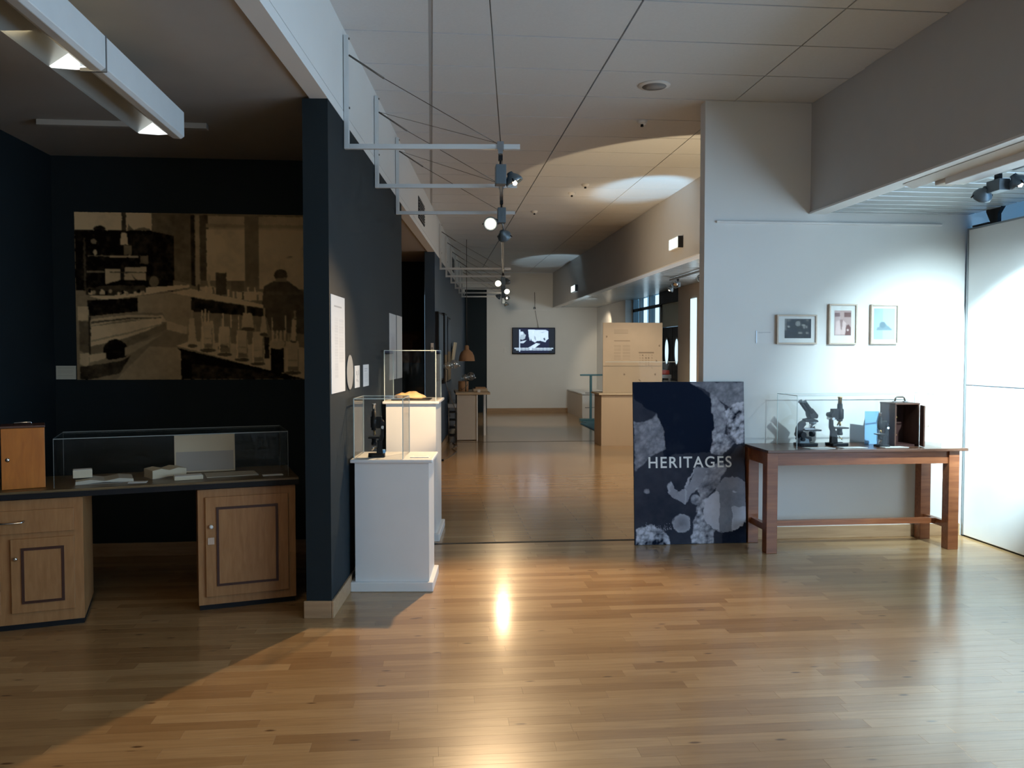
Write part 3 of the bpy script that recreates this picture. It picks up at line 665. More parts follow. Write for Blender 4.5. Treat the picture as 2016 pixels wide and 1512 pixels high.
t = track_lamp('track_spotlight', 'grey twin spotlight on the right-hand track beneath the slatted ceiling', (3.40, 4.82, 2.59), [((-.03, .10, -.005), (.1, .75, -.65), 0), ((.06, -.10, .035), (.5, -.2, -.8), 1)], (.05, .06, .07), .035)
spot('light_case', (4.02, 4.50, 2.50), (4.12, 6.55, .98), 600, (.70, .92, 1), 70, 1, .03)
spot('light_panel', (3.46, 4.72, 2.45), (4.36, 5.75, 1.48), 1100, (.66, .91, 1), 50, .5, .03)

# ================================================================== things: the left bay
# fluorescent luminaire
t = thing('fluorescent_luminaire', 'long white fluorescent luminaire hanging from the low ceiling at upper left', 'light', (0, 0, 0))
obj('housing', MB().prism([(-1.335, 2.625), (-1.30, 2.602), (-1.262, 2.60), (-1.245, 2.612), (-1.245, 2.735), (-1.335, 2.735)], 1.2, 4.46, 'y', .002), M['arm'], t)
obj('reflector', MB().prism([(-1.33, 2.70), (-1.33, 2.712), (-1.47, 2.632), (-1.455, 2.612), (-1.448, 2.616)], 1.2, 4.42, 'y'), M['reflector'], t)
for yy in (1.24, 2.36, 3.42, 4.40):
    obj('glowing_baffle', MB().prism([(-1.333, 2.70), (-1.312, 2.612), (-1.36, 2.608), (-1.452, 2.613)], yy, yy + .02, 'y'), M['tube'], t)  # baffle plates glow by themselves in place of reflected tube light
for yy in (2.36, 3.42): obj('joint', B(-1.34, -1.243, yy, yy + .012, 2.598, 2.737), M['steel'], t)
for yy in (1.3, 1.9): obj('hanger', MB().cyl((-1.29, yy, 2.735), (-1.29, yy, LOW), .005, .005, 8), M['steel'], t)
t = tag(obj('ceiling_batten', B(-2.41, -1.395, 5.475, 5.535, LOW - .035, LOW, .004), M['lowc']), 'unlit pale batten fixed across the low ceiling at left', 'light')
# mural
mw_, mh_ = 1.665, 1.228
p = Pic(360, 264, .36, (168, 1880, 65, 1297)); g = p
p.X = p.X + 7 * (vnoise(360, 264, 80, 2) - .5); p.Y = p.Y + 7 * (vnoise(360, 264, 80, 2) - .5)
g.rect(168, 65, 730, 205, .78).rect(510, 65, 545, 210, .15).ell(350, 185, 45, 22, .12).poly([(550, 190), (560, 150), (600, 190), (660, 170), (720, 185), (720, 205), (550, 205)], .3).rect(168, 195, 880, 640, .07)
g.rect(590, 215, 890, 560, .09).poly([(510, 210), (545, 215), (555, 300), (495, 300)], .72).rect(525, 305, 580, 375, .3).rect(420, 380, 630, 395, .55).rect(230, 255, 245, 640, .15).ell(305, 280, 20, 20, .35).ell(315, 360, 12, 20, .6)
g.poly([(730, 65), (1035, 65), (1035, 590), (890, 560), (890, 230), (730, 200)], .27).rect(1015, 75, 1045, 600, .12).rect(1048, 75, 1078, 600, .52).rect(1082, 75, 1145, 560, .20)
g.rect(1145, 80, 1880, 180, .60).rect(1130, 140, 1880, 165, .48).rect(1130, 180, 1415, 560, .72).rect(1415, 80, 1520, 600, .34).rect(1520, 180, 1880, 620, .70)
g.poly([(385, 480), (500, 480), (500, 560), (385, 590)], .62).poly([(530, 470), (685, 460), (680, 560), (520, 560)], .6).rect(495, 450, 525, 560, .1).poly([(570, 510), (600, 560), (620, 560)], .2).ell(740, 570, 35, 40, .28)
g.poly([(260, 680), (620, 620), (1000, 590), (1000, 610), (400, 710)], .78).poly([(240, 620), (420, 600), (680, 600), (680, 650), (400, 680), (240, 670)], .14)
for x in (280, 360, 520, 640): g.ell(x, 655, 22, 14, .7)
g.poly([(250, 710), (620, 690), (620, 790), (250, 830)], .07).poly([(620, 680), (850, 650), (1010, 680), (1010, 870), (980, 960), (830, 870), (800, 800), (620, 800)], .48)
g.poly([(830, 860), (980, 905), (975, 960), (830, 925)], .60).poly([(850, 650), (1010, 620), (1560, 740), (1570, 765), (1010, 680)], .72).poly([(1010, 685), (1560, 765), (1600, 830), (1010, 790)], .10)
g.poly([(1060, 610), (1180, 600), (1250, 660), (1110, 650)], .7).rect(1195, 500, 1275, 660, .20).rect(1310, 560, 1405, 640, .28).rect(1320, 640, 1545, 705, .70).rect(1135, 510, 1155, 600, .6)
for x in (1160, 1430, 1480): g.rect(x, 605, x + 12, 660, .75)
# seated figure from behind
g.ell(1682, 515, 50, 46, .20).poly([(1555, 600), (1630, 560), (1740, 560), (1850, 640), (1880, 720), (1880, 960), (1600, 930), (1540, 720)], .21).poly([(1645, 540), (1720, 530), (1735, 560), (1640, 565)], .42).rect(1570, 640, 1860, 660, .24)
# lower left: car-like trough, floor
g.poly([(270, 850), (560, 815), (800, 820), (830, 870), (560, 850), (270, 900)], .62).poly([(270, 905), (800, 835), (790, 880), (540, 1000), (270, 1050)], .70).poly([(270, 1050), (540, 985), (820, 880), (830, 920), (520, 1060), (270, 1110)], .30)
g.poly([(190, 860), (265, 870), (260, 1120), (190, 1080)], .22).rect(180, 755, 258, 860, .62).ell(450, 1080, 90, 85, .06).poly([(260, 1110), (380, 1095), (380, 1140), (260, 1170)], .62).poly([(520, 1060), (800, 960), (830, 980), (520, 1120)], .45)
g.poly([(190, 1100), (260, 1100), (250, 1220), (190, 1180)], .6)
g.poly([(260, 1180), (520, 1130), (830, 940), (975, 970), (900, 1060), (940, 1090), (930, 1297), (190, 1297)], .34).poly([(450, 1297), (700, 1050), (930, 1060), (930, 1297)], .50, .7).poly([(190, 1200), (480, 1160), (560, 1120), (480, 1250), (250, 1297), (190, 1290)], .13)
# front bench with glassware
g.poly([(900, 1045), (1000, 1010), (1880, 1060), (1880, 1297), (1700, 1260)], .68).poly([(900, 1060), (1840, 1290), (1840, 1297), (930, 1297), (930, 1090)], .06).poly([(1010, 1180), (1600, 1240), (1700, 1297), (1010, 1297)], .10)
for x0, x1, y0, y1 in ((980, 1050, 840, 1045), (1070, 1190, 860, 1080), (1200, 1310, 900, 1110), (1330, 1440, 930, 1150), (1450, 1560, 940, 1180), (1700, 1830, 1010, 1250), (1380, 1480, 800, 920), (1520, 1580, 820, 960), (1750, 1800, 840, 1010)):
    g.poly([(x0 + 18, y0), (x1 - 18, y0), (x1, y1), (x0, y1)], .66); g.ell((x0 + x1) / 2, y1, (x1 - x0) / 2, 14, .22); g.rect(x0 + 30, y0 - 60, x0 + 44, y0, .5)
g.rect(1600, 1060, 1700, 1250, .07).ell(1650, 1030, 60, 40, .6); g.ell(1245, 1060, 40, 22, .3); g.rect(1555, 980, 1590, 1140, .1)
for x in (1610, 1640, 1670, 1700): g.rect(x, 930, x + 16, 1010, .68)
for x0, y0, hh, w in ((1085, 780, 90, 9), (1110, 770, 100, 9), (1135, 785, 85, 9), (1240, 800, 110, 12), (1300, 810, 100, 10), (1360, 820, 110, 8), (1610, 830, 110, 7), (1712, 820, 130, 8), (1765, 850, 160, 30)):
    g.rect(x0, y0, x0 + w, y0 + hh, .74); g.rect(x0 + w, y0, x0 + w + 3, y0 + hh, .25)
for x0, y0, x1, y1 in ((1090, 900, 1170, 1070), (1215, 960, 1300, 1100), (1345, 960, 1430, 1140), (1465, 980, 1550, 1170), (1720, 1060, 1815, 1240)):
    g.rect(x0, y0, x0 + 6, y1, .92); g.rect(x1 - 10, y0 + 10, x1 - 4, y1, .40); g.rect(x0 + 12, y1 - 40, x1 - 10, y1 - 8, .36); g.rect(x0 + 14, (y0 + y1) / 2, x1 - 14, (y0 + y1) / 2 + 8, .5)
for q in range(14):
    xx = 270 + q * 30; g.ell(xx, 640 + (q * 37) % 26, 12, 16, (.06, .5, .12, .7)[q % 4])
for q in range(9):
    xx = 1060 + q * 55; g.rect(xx, 590 + q * 9, xx + 14, 640 + q * 10, (.2, .8, .35)[q % 3])
g.poly([(275, 868), (560, 835), (790, 835), (790, 842), (560, 848), (275, 884)], .2).poly([(275, 1005), (540, 945), (790, 880), (790, 888), (540, 958), (275, 1020)], .45).rect(255, 830, 272, 1110, .12)
g.rect(420, 500, 680, 508, .2).rect(250, 495, 380, 508, .3).rect(260, 380, 420, 388, .28).rect(640, 380, 700, 440, .3)
p.blur(1)
gg = np.clip(p.a * (.78 + .44 * vnoise(360, 264, 9, 5)) + .09 * (vnoise(360, 264, 50, 2) - .5), 0, 1)
t = thing('photo_mural', 'large sepia photograph of an old laboratory on the dark wall', 'photograph', (-2.596, 6.474, 1.316))
sheet('print', mw_, mh_, tint(np.clip((gg - .07) / .66, 0, 1) ** 1.15, (.008, .005, .004), (.88, .64, .36)), M['photo'], t, .005, 0)
c = thing('caption_label', 'small cream caption card at the lower left of the sepia photograph', 'label', (-2.745, 6.476, 1.32))
sheet('card', .14, .10, textsheet(1, 1, 36, 26, [(.1, .9, .14, .03, .6)] + [(.1, .85, .25 + i * .09, .03, .75) for i in range(6)], (.66, .66, .56), (.3, .3, .25)), M['ink'], c, .003, 0)
# middle-bay dim print
p = Pic(50, 60, .25, (0, 1, 0, 1)); p.ell(.5, .2, .4, .12, .5).rect(.3, .3, .7, .95, .6).rect(.1, .5, .2, .9, .4).blur(2)
t = thing('dim_print', 'dim brown photograph hanging in the dark middle bay', 'photograph', (-.62, 13.49, 1.35))
sheet('print', .45, .5, tint(p.a, (.01, .008, .006), (.18, .11, .08)), M['photo'], t, .005, 0)

# old laboratory bench (turned towards the room)
DA = math.radians(16.2)
D = thing('laboratory_worktop', 'dark worn bench top spanning the two oak cupboards', 'worktop', (-.831, 5.204, 0), DA)
obj('slab', B(-2.75, .02, -.03, .56, .722, .765, .004), M['desktop'], D)
obj('front_lip', B(-2.75, .02, -.034, -.03, .722, .752), M['blackm'], D)
def panel_door(parent, x0, x1, z0, z1, m=.075, name='door', knob='left'):
    d = obj(name, B(x0, x1, -.016, 0, z0, z1, .002), M['desk'], parent)
    a, b, c_, e = x0 + m, x1 - m, z0 + m, z1 - m; w = .014
    for q in ((a, a + w, c_, e), (b - w, b, c_, e), (a + w, b - w, c_, c_ + w), (a + w, b - w, e - w, e)):
        obj('moulding', B(q[0], q[1], -.022, -.016, q[2], q[3]), M['deskdark'], d)
    obj('panel', B(a + w, b - w, -.019, -.016, c_ + w, e - w), M['desk'], d)
    return d
c = thing('oak_cupboard', 'oak bench cupboard with one framed door beside the partition end', 'cupboard', (-.831, 5.204, 0), DA)
obj('carcass', B(-.556, 0, .002, .52, .035, .716), M['desk'], c); obj('plinth', B(-.55, -.004, .012, .5, 0, .035), M['blackm'], c)
obj('face_frame', B(-.556, 0, -.012, .002, .035, .716), M['desk'], c)
d = panel_door(c, -.515, -.045, .085, .672, .06)
d.location = (0, -.012, 0)
obj('knob', MB().lathe([(.004, 0), (.011, .006), (.012, .014), (.004, .02)], 16, (-.485, -.017, .50), (0, -1, 0)), M['paper'], d)
obj('key_plate', B(-.503, -.468, -.020, -.016, .395, .435), M['chrome'], d)
c = thing('drawer_cupboard', 'oak bench cupboard with drawers and a small door at lower left', 'cupboard', (-.831, 5.204, 0), DA)
obj('carcass', B(-2.15, -1.155, .002, .52, .035, .716), M['desk'], c); obj('plinth', B(-2.14, -1.16, .012, .5, 0, .035), M['blackm'], c)
obj('face_frame', B(-2.15, -1.155, -.010, .002, .035, .716), M['desk'], c)
d = obj('drawer', B(-1.95, -1.20, -.024, -.010, .535, .660, .002), M['desk'], c)
obj('handle', MB().tube([(-1.56, -.024, .602), (-1.556, -.05, .602), (-1.545, -.054, .598), (-1.455, -.054, .598), (-1.444, -.05, .602), (-1.44, -.024, .602)], .0055, 8), M['chrome'], d)
d = panel_door(c, -1.508, -1.20, .10, .505, .05); d.location = (0, -.010, 0)
obj('knob', MB().lathe([(.004, 0), (.010, .006), (.011, .013), (.004, .018)], 16, (-1.484, -.017, .40), (0, -1, 0)), M['chrome'], d)
for i in range(3):
    d = obj('drawer', B(-1.95, -1.56, -.022, -.010, .10 + i * .137, .225 + i * .137, .002), M['desk'], c)
    obj('handle', B(-1.80, -1.70, -.034, -.022, .155 + i * .137, .165 + i * .137), M['deskdark'], d)
def DP(u, v, z): return Vector((-.831, 5.204, z)) + Matrix.Rotation(DA, 3, 'Z') @ Vector((u, v, 0))
t = thing('instrument_box', 'tall orange varnished wooden box with a keyhole on the bench', 'box', DP(-1.452, .075, .765), DA + .14)
obj('body', B(-.105, .105, 0, .17, 0, .338), M['orange'], t); obj('door', B(-.105, .105, -.012, 0, .002, .336, .002), M['orange'], t)
obj('lid', B(-.108, .108, -.014, .173, .338, .35, .002), M['mahog'], t)
obj('keyhole_plate', MB().lathe([(.001, 0), (.011, 0), (.011, .002), (.001, .002)], 16, (-.075, -.012, .165), (0, -1, 0)), M['chrome'], t)
h = obj('handle', MB().tube([(-.045, .08, .352), (-.04, .08, .362), (.04, .08, .362), (.045, .08, .352)], .004, 6), M['chrome'], t)
glass_case('low_glass_case', 'low glass case of papers on the old bench', -1.30, -.035, .03, .47, .765, 1.035, (-.831, 5.204, 0), DA, .0022, 'dimedge')
docs = [('open_booklet', 'open booklet at the left inside the low glass case', -1.20, .10, .30, .20, .018, .10, 'oldpaper'), ('small_card_box', 'small tan card box on the booklet in the low case', -1.22, .17, .10, .07, .045, .1, 'cream'),
        ('caption_slip', 'small white caption slip before the booklet in the low case', -.93, .065, .10, .06, .003, -.1, 'paper'), ('notebook', 'grey notebook lying left of centre in the low case', -.80, .18, .20, .15, .05, .35, 'cream'),
        ('cream_folder', 'cream folder leaning upright at the centre of the low case', -.68, .20, .34, .02, .05, -.02, 'cream'), ('letter_sheet', 'loose letter sheet at the right of the low case', -.50, .12, .30, .20, .004, .05, 'oldpaper'),
        ('white_slip', 'narrow white slip at the right end of the low case', -.18, .07, .12, .05, .004, .0, 'paper'), ('tan_pamphlet', 'tan pamphlet with a pinkish cover in the low case', -.68, .075, .16, .09, .022, .08, 'cream')]
for nm, lb, u, v, w, dd, hh, rz, mm in docs:
    if nm == 'cream_folder':
        o = thing(nm, lb, 'folder', DP(u, .40, .766), DA); q = obj('cover', B(0, .36, -.006, .006, 0, .235, .002), M['cream'], o); q.rotation_euler = (-.16, 0, 0)
        q = obj('page', B(.01, .35, -.009, -.006, .01, .13), M['lowc'], o); q.rotation_euler = (-.16, 0, 0)
    elif nm in ('open_booklet', 'notebook'):
        o = thing(nm, lb, 'booklet', DP(u, v, .766), DA + rz)
        obj('page_block', MB().prism([(0, 0), (w / 2, .008), (w, 0), (w, hh), (w * .75, hh + .008), (w / 2, hh - .004), (w * .25, hh + .008), (0, hh)], 0, dd, 'y'), M[mm], o)
        obj('cover', B(-.004, w + .004, -.004, dd + .004, -.0, .002), M['lowc'], o)
    else:
        z = .766 if nm != 'small_card_box' else .796
        o = thing(nm, lb, 'paper', DP(u, v, z), DA + rz); obj('sheet', B(0, w, 0, dd, 0, hh, min(.001, hh / 3)), M[mm], o)
        if hh > .01: obj('top_sheet', B(.003, w - .003, .003, dd - .003, hh, hh + .0015), M['paper'], o)

# ================================================================== things along the partition
RP = math.radians(90) + ANG
def wall_sheet(name, label, cat, s0, s1, z0, z1, rgb, m='ink', t=.003):
    o = thing(name, label, cat, LP(s0, t + .001, z0), RP)
    sheet('print', s1 - s0, z1 - z0, rgb, M[m], o, t, 0); return o
ln = [(.22, .75, .105, .012, .25)] + [(.25, .48, .23 + i * .0135, .007, .72) for i in range(46)] + [(.55, .90, .235 + i * .0135, .007, .74) for i in range(34)]
wall_sheet('text_poster', 'tall white text panel on the dark partition', 'panel', .03, .44, 1.281, 1.851, textsheet(1, 1, 60, 190, ln))
o = thing('oval_disc', 'grey oval disc on the partition beside the tall text panel', 'disc', LP(.60, .003, 1.392), RP)
obj('disc', MB().lathe([(.001, 0), (.11, 0), (.11, .003), (.001, .003)], 36).mesh('disc'), mat('mid_grey_print', (.36, .35, .33), .7), o, (0, 0, 0), (PI / 2, 0, 0))
for f in o.children[0].data.polygons: f.use_smooth = False
wall_sheet('picture_card', 'small white card with a dark drawing on the partition', 'card', .775, .965, 1.283, 1.430, textsheet(1, 1, 40, 32, [(.3, .45, .25, .2, .4), (.5, .6, .4, .15, .5), (.65, .8, .2, .25, .55), (.35, .5, .6, .12, .35), (.6, .75, .65, .1, .5)]))
wall_sheet('caption_card', 'small white text card right of the drawing card', 'card', 1.11, 1.345, 1.278, 1.432, textsheet(1, 1, 40, 32, [(.2, .75, .17, .05, .4), (.2, .6, .27, .05, .45)] + [(.2, .85, .4 + i * .07, .03, .8) for i in range(6)]))
p = Pic(40, 54, .8, (0, 1, 0, 1)); p.rect(.1, .3, .9, .7, .55, .5).ell(.5, .5, .3, .15, .4, .6).blur(2)
wall_sheet('wall_poster', 'pale photo panel high on the partition above the second plinth', 'panel', 2.46, 2.90, 1.278, 1.855, tint(p.a, (.25, .24, .30), (.62, .61, .58)))
wall_sheet('wall_poster', 'plain pale panel at the far edge of the partition', 'panel', 2.955, 3.345, 1.276, 1.858, tint(np.clip(Pic(20, 30, .85, (0, 1, 0, 1)).a + .1 * vnoise(20, 30, 4), 0, 1), (.25, .24, .24), (.62, .60, .55)))

def plinth(name, label, s, t0, w, d, h, loc=None):
    o = thing(name, label, 'plinth', LP(s, t0), ANG)
    obj('body', B(.028, w - .028, .028, d - .028, .055, h - .02), M['satin'], o)
    obj('base_moulding', B(0, w, 0, d, 0, .062, .006), M['satin'], o)
    obj('top_slab', B(.002, w - .002, .002, d - .002, h - .022, h, .006), M['satin'], o)
    return o
plinth('white_plinth', 'low white plinth nearest the camera with a black microscope', .515, .012, .525, .445, .842)
plinth('white_plinth', 'taller white plinth behind, carrying the pale specimen', 1.935, .012, .455, .62, 1.128)
# offset pieces on the plinths
O1 = LP(.515, .012)
glass_case('small_glass_case', 'small glass case over the microscope on the low plinth', .022, .335, .03, .40, .842, 1.222, O1, ANG, .005)
scope_upright('black_microscope', 'black microscope under glass on the low white plinth', LP(.515 + .16, .012 + .155, .842), PI + ANG + .15, .86, False, True)
c = thing('caption_plate', 'small flat caption plate on the low white plinth', 'label', LP(.515 + .10, .012 + .37, .8425), ANG)
obj('plate', B(0, .12, 0, .09, 0, .004), M['paper'], c); obj('text_line', B(.02, .10, .06, .066, .004, .0043), M['steel'], c)
O2 = LP(1.935, .012)
glass_case('tall_glass_case', 'glass case over the pale specimen on the taller plinth', .014, .43, .03, .58, 1.128, 1.53, O2, ANG, .006)
o = thing('slate_plate', 'dark slate plate beneath the pale specimen', 'plate', O2 + DL * .10 + NL * .06 + Vector((0, 0, 1.128)), ANG)
obj('plate', B(0, .31, 0, .25, 0, .010, .002), M['plate'], o); obj('foot', B(.02, .29, .02, .23, 0, .002), M['blackm'], o)
b = bmesh.new(); bmesh.ops.create_icosphere(b, subdivisions=4, radius=1)
for v in b.verts:
    x, y, z = v.co; r = .9 + .16 * math.sin(5 * x + 2 * y) + .10 * math.sin(9 * y - 4 * x) + .07 * math.sin(14 * x + 3)
    v.co = (x * .135 * (.92 + .08 * math.sin(7 * y)), y * .075, max(z, -.25) * .045 * r + .012)
for f in b.faces: f.smooth = True
me = bpy.data.meshes.new('specimen'); b.to_mesh(me); b.free()
o = thing('pale_specimen', 'knobbly pale ivory specimen glowing under the warm spotlight', 'specimen', O2 + DL * .22 + NL * .20 + Vector((0, 0, 1.1385)), ANG)
obj('specimen', me, M['bone'], o)

# brackets, track and spotlights of the left run
TT = .965; ARMZ = 2.785
blist = [.47, 1.70, 2.94, 8.06, 9.34, 10.63, 11.94, 13.28, 14.5]
words = ['nearest the camera', 'second from the camera', 'third from the camera', 'fourth from the camera', 'fifth from the camera', 'sixth from the camera', 'third from the end wall', 'second from the end wall', 'nearest the end wall']
for n, s in enumerate(blist):
    o = thing('track_bracket', 'white steel bracket arm on the left fascia, ' + words[n], 'bracket', LP(s, 0), ANG, 'bracket arms of the left track')
    obj('upright', B(.004, .034, -.015, .015, ARMZ - .016, 3.46, .002), M['arm'], o)
    obj('arm', B(.034, TT + .12, -.014, .014, ARMZ - .016, ARMZ + .014, .002), M['arm'], o)
    obj('turnbuckle', MB().cyl((.036, 0, 3.34), (.25, 0, 3.20), .006, .006, 8), M['wire'], o)
    obj('stay_wire', MB().cyl((.25, 0, 3.20), (TT - .02, 0, ARMZ + .02), .0025, .0025, 6), M['wire'], o)
    for z in (3.44, 3.02): obj('bolt', MB().cyl((.034, 0, z), (.040, 0, z), .007, .007, 8), M['wire'], o)
    obj('clamp', B(TT - .02, TT + .02, -.02, .02, ARMZ - .021, ARMZ + .03), M['steel'], o)
    if n in (1, 2): obj('cross_wire', MB().cyl((.04, 0, 3.34), (TT - .02, -1.2, ARMZ + .03), .002, .002, 6), M['wire'], o)
o = thing('left_track', 'thin grey lighting track hung from the white bracket arms', 'track', LP(0, TT), ANG)
obj('rail', B(-.014, .014, .42, 14.6, ARMZ - .052, ARMZ - .022), M['steel'], o)
for x in (-.012, .009): obj('conductor', B(x, x + .003, .42, 14.6, ARMZ - .055, ARMZ - .052), M['chrome'], o)
e = obj('suspension_cable', MB().cyl((.0, .45, ARMZ + .03), (-.06, -.06, CEIL), .0035, .0035, 6), M['wire'], o)
TB = ARMZ - .0565
def on_track(s, z=TB): return LP(s, TT, z)
def tl(label, s, heads, **k): return track_lamp('track_spotlight', label, on_track(s), heads, **k)
tl('blue-grey spotlight nearest the camera on the left track', .46, [((.085, .02, .03), (.45, -.10, -.88), 1)])
tl('twin spotlight with a bright lamp facing the camera, second on the left track', 2.0, [((-.09, -.04, -.01), (-.12, -.93, -.36), 2), ((.03, .08, -.09), (.4, .7, -.5), 0)])
tl('glaring spotlight in the middle of the left track', 8.2, [((-.08, -.05, .02), (-.05, -.96, -.28), 2), ((.07, .02, .06), (.5, .2, .5), 1)])
tl('bright spotlight beyond the glaring one on the left track', 9.6, [((.06, -.04, .0), (.05, -.9, -.4), 2)])
tl('orange-glowing spotlight farther along the left track', 11.3, [((.06, -.04, .0), (.1, -.8, -.5), 1), ((-.10, .02, .02), (-.6, .3, -.6), 0)])
tl('unlit grey spotlight at the far end of the left track', 13.2, [((.06, -.03, -.02), (.3, -.4, -.8), 0)])
# warm light of those lamps, plus added hall spots that have no fixture
spot('light_floor', on_track(1.98, 2.50) + Vector((-.08, -.06, 0)), (.6, 3.75, 0), 400, WARM, 84, .6, .035)
spot('light_specimen', on_track(.62, 2.47) + Vector((.1, 0, 0)), tuple(O2 + DL * .25 + NL * .2 + Vector((0, 0, 1.02))), 400, WARM, 24, .6, .04)
spot('light_partition', on_track(1.0, 2.50), tuple(LP(1.7, 0, 1.2)), 12, WARM, 60, .9, .05)
spot('fill_hall_a', on_track(4.6, 2.55), (1.6, 10.6, 0), 125, WARM, 130, .9, .08)  # no lamp hangs here; added to brighten the hall
spot('fill_soffit', on_track(5.6, 2.5), (3.04, 10.6, 2.75), 95, (1, .76, .50), 100, .9, .06)  # added wash for the soffit face, from a bare stretch of track
spot('light_hall_b', on_track(8.05, 2.48), (1.4, 10.5, 0), 115, WARM, 95, .8, .05)
spot('light_hall_c', on_track(11.5, 2.48), (2.6, 19.5, 0.6), 140, (1, .86, .66), 100, .8, .05)
spot('light_endwall', (3.5, 17.0, 2.5), (2.0, 21.0, 1.0), 72, (.70, .90, 1), 80, .8, .05)  # added cool wash on the end wall, without a lamp body
spot('light_sidewall', (3.7, 19.2, 2.55), (4.17, 19.9, 1.9), 40, HALO, 70, .6, .04)
spot('light_kiosk', (3.35, 11.6, 2.5), (3.2, 13.4, 1.0), 100, HALO, 70, .8, .05)
# added spots without fixtures, in place of light reflected up on to the ceiling
spot('bounce_ceiling_warm', (2.9, 7.0, 1.3), (2.75, 9.0, CEIL), 165, (1, .76, .46), 57, .10, .02)
spot('bounce_ceiling_cool', (2.92, 7.6, 1.3), (2.60, 10.1, CEIL), 520, (.40, .74, 1), 22, .6, .02)
spot('bounce_ceiling_far', (2.9, 14.6, 1.0), (2.62, 18.1, CEIL), 260, (.62, .86, 1), 22, .4, .02)
# bay ambience from the luminaire
area('light_luminaire', (-1.42, 3.0, 2.58), (-1.7, 4.2, 0), .12, 2.6, 13, (1, .78, .46))

o = thing('far_right_track', 'short track under the slatted ceiling beyond the white wall', 'track', (3.62, 0, 0)); obj('rail', B(-.016, .016, 10.6, 12.6, 2.60, 2.628), M['steel'], o)
for yy in (10.8, 12.4): obj('hanger', MB().cyl((0, yy, 2.628), (0, yy, SOF), .005, .005, 8), M['steel'], o)
track_lamp('track_spotlight', 'brass-toned twin spotlight beyond the edge of the white wall', (3.62, 12.2, 2.6), [((-.06, -.06, .03), (-.4, -.6, -.6), 0), ((-.10, .06, -.03), (-.5, .3, -.7), 1)], (.04, .04, .07), .05)
track_lamp('track_spotlight', 'lit spotlight half hidden by the edge of the white wall', (3.62, 11.0, 2.6), [((-.06, -.05, .02), (-.55, -.7, -.4), 1)], (.04, .04, .07), .05)
# ceiling fittings
o = thing('ceiling_speaker', 'round grey ceiling speaker near the white wall corner', 'speaker', (1.66, 6.24, CEIL))
obj('ring', MB().lathe([(.09, -.012), (.12, -.006), (.12, 0), (.09, 0)], 32), M['satin'], o); obj('grille', MB().lathe([(.001, -.010), (.094, -.010), (.094, -.002), (.001, -.002)], 32), M['grid'], o)
for n, (x, y, lb) in enumerate(((1.81, 7.2, 'small dark ceiling detector nearest the camera'), (1.75, 10.5, 'ceiling detector in the lit patch of the far hall'), (1.82, 9.95, 'small sprinkler just before the lit ceiling detector'), (1.45, 11.9, 'tiny ceiling sensor beyond the lit patch'))):
    o = thing('ceiling_detector', lb, 'detector', (x, y, CEIL), 0, 'ceiling detectors')
    obj('dome', MB().lathe([(.045, 0), (.045, -.012), (.03, -.03), (.001, -.032)], 20), M['satin'], o); obj('sensor', MB().lathe([(.012, -.03), (.014, -.05), (.001, -.052)], 12), M['blackm'], o)
# exit signs
for n, (y0, y1) in enumerate(((10.05, 10.45), (17.45, 17.95))):
    o = thing('exit_sign', ('glowing white-green exit sign on the soffit in the far hall', 'small glowing exit sign at the end of the soffit')[n], 'sign', (3.04, 0, 2.86), 0, 'exit signs')
    obj('housing', B(-.06, 0, y0, y1, -.075, .075, .004), M['satin'], o); obj('lit_face', B(-.064, -.06, y0 + .02, y1 - .02, -.06, .06), M['exitface'], o)
    obj('side_cap', B(-.06, -.002, y0 - .012, y0, -.07, .07), M['blackm'], o)

# ================================================================== things: far hall
# wall-mounted screen
p = Pic(150, 90, .03, (300, 1695, 270, 1105))
p.poly([(510, 315), (545, 315), (540, 1060), (515, 1060)], .9).poly([(545, 380), (640, 380), (700, 480), (740, 480), (700, 620), (620, 660), (550, 640)], .6).ell(600, 440, 45, 50, .95).poly([(550, 720), (760, 670), (660, 770), (550, 770)], .85)
p.poly([(810, 315), (1390, 320), (1480, 360), (1490, 620), (1410, 690), (1400, 740), (1220, 690), (1100, 700), (1040, 750), (930, 690), (870, 690), (830, 540)], .95).poly([(1310, 610), (1370, 580), (1395, 680), (1350, 680)], .12).poly([(880, 690), (905, 600), (930, 690)], .1).poly([(1010, 520), (1060, 560), (1080, 690), (1020, 640)], .5).poly([(1220, 400), (1430, 350), (1290, 440)], .7)
p.poly([(780, 950), (1080, 770), (1215, 795), (1000, 960), (900, 1000)], .98)
p.rect(350, 935, 1650, 965, .85).rect(410, 985, 1600, 1015, .85)
for x in range(470, 1600, 120): p.rect(x, 930, x + 16, 1020, .3)
p.blur(1)
o = thing('wall_screen', 'black wall-mounted television showing a bluish film still', 'television', (2.008, FAR, 1.472))
obj('cabinet', B(0, 1.082, -.07, -.005, 0, .663, .006), M['blackm'], o)
sheet('screen', 1.05, .615, np.clip(tint(p.a, (.0, .0, .004), (.62, .80, 1.0)) + np.array((.001, .001, .022)) * (p.a < .35)[..., None] * ((p.X > 480) & (p.X < 1510))[..., None], 0, 1), M['screen'], o, .002, 0).location = (.016, -.0725, .028)
obj('mount', B(.4, .7, -.006, 0, .2, .45), M['steel'], o)
obj('power_cable', MB().tube([(.66, -.03, .66), (.63, -.01, .85), (.58, -.008, 1.1), (.57, -.008, 1.55)], .006, 6), M['wire'], o)
o = thing('wall_hook', 'small dark cable hook above the screen', 'hook', (2.55, FAR, 2.60)); obj('hook', B(0, .05, -.03, 0, 0, .05, .004), M['blackm'], o); obj('pin', MB().cyl((.025, -.04, .02), (.025, 0, .02), .008), M['steel'], o)
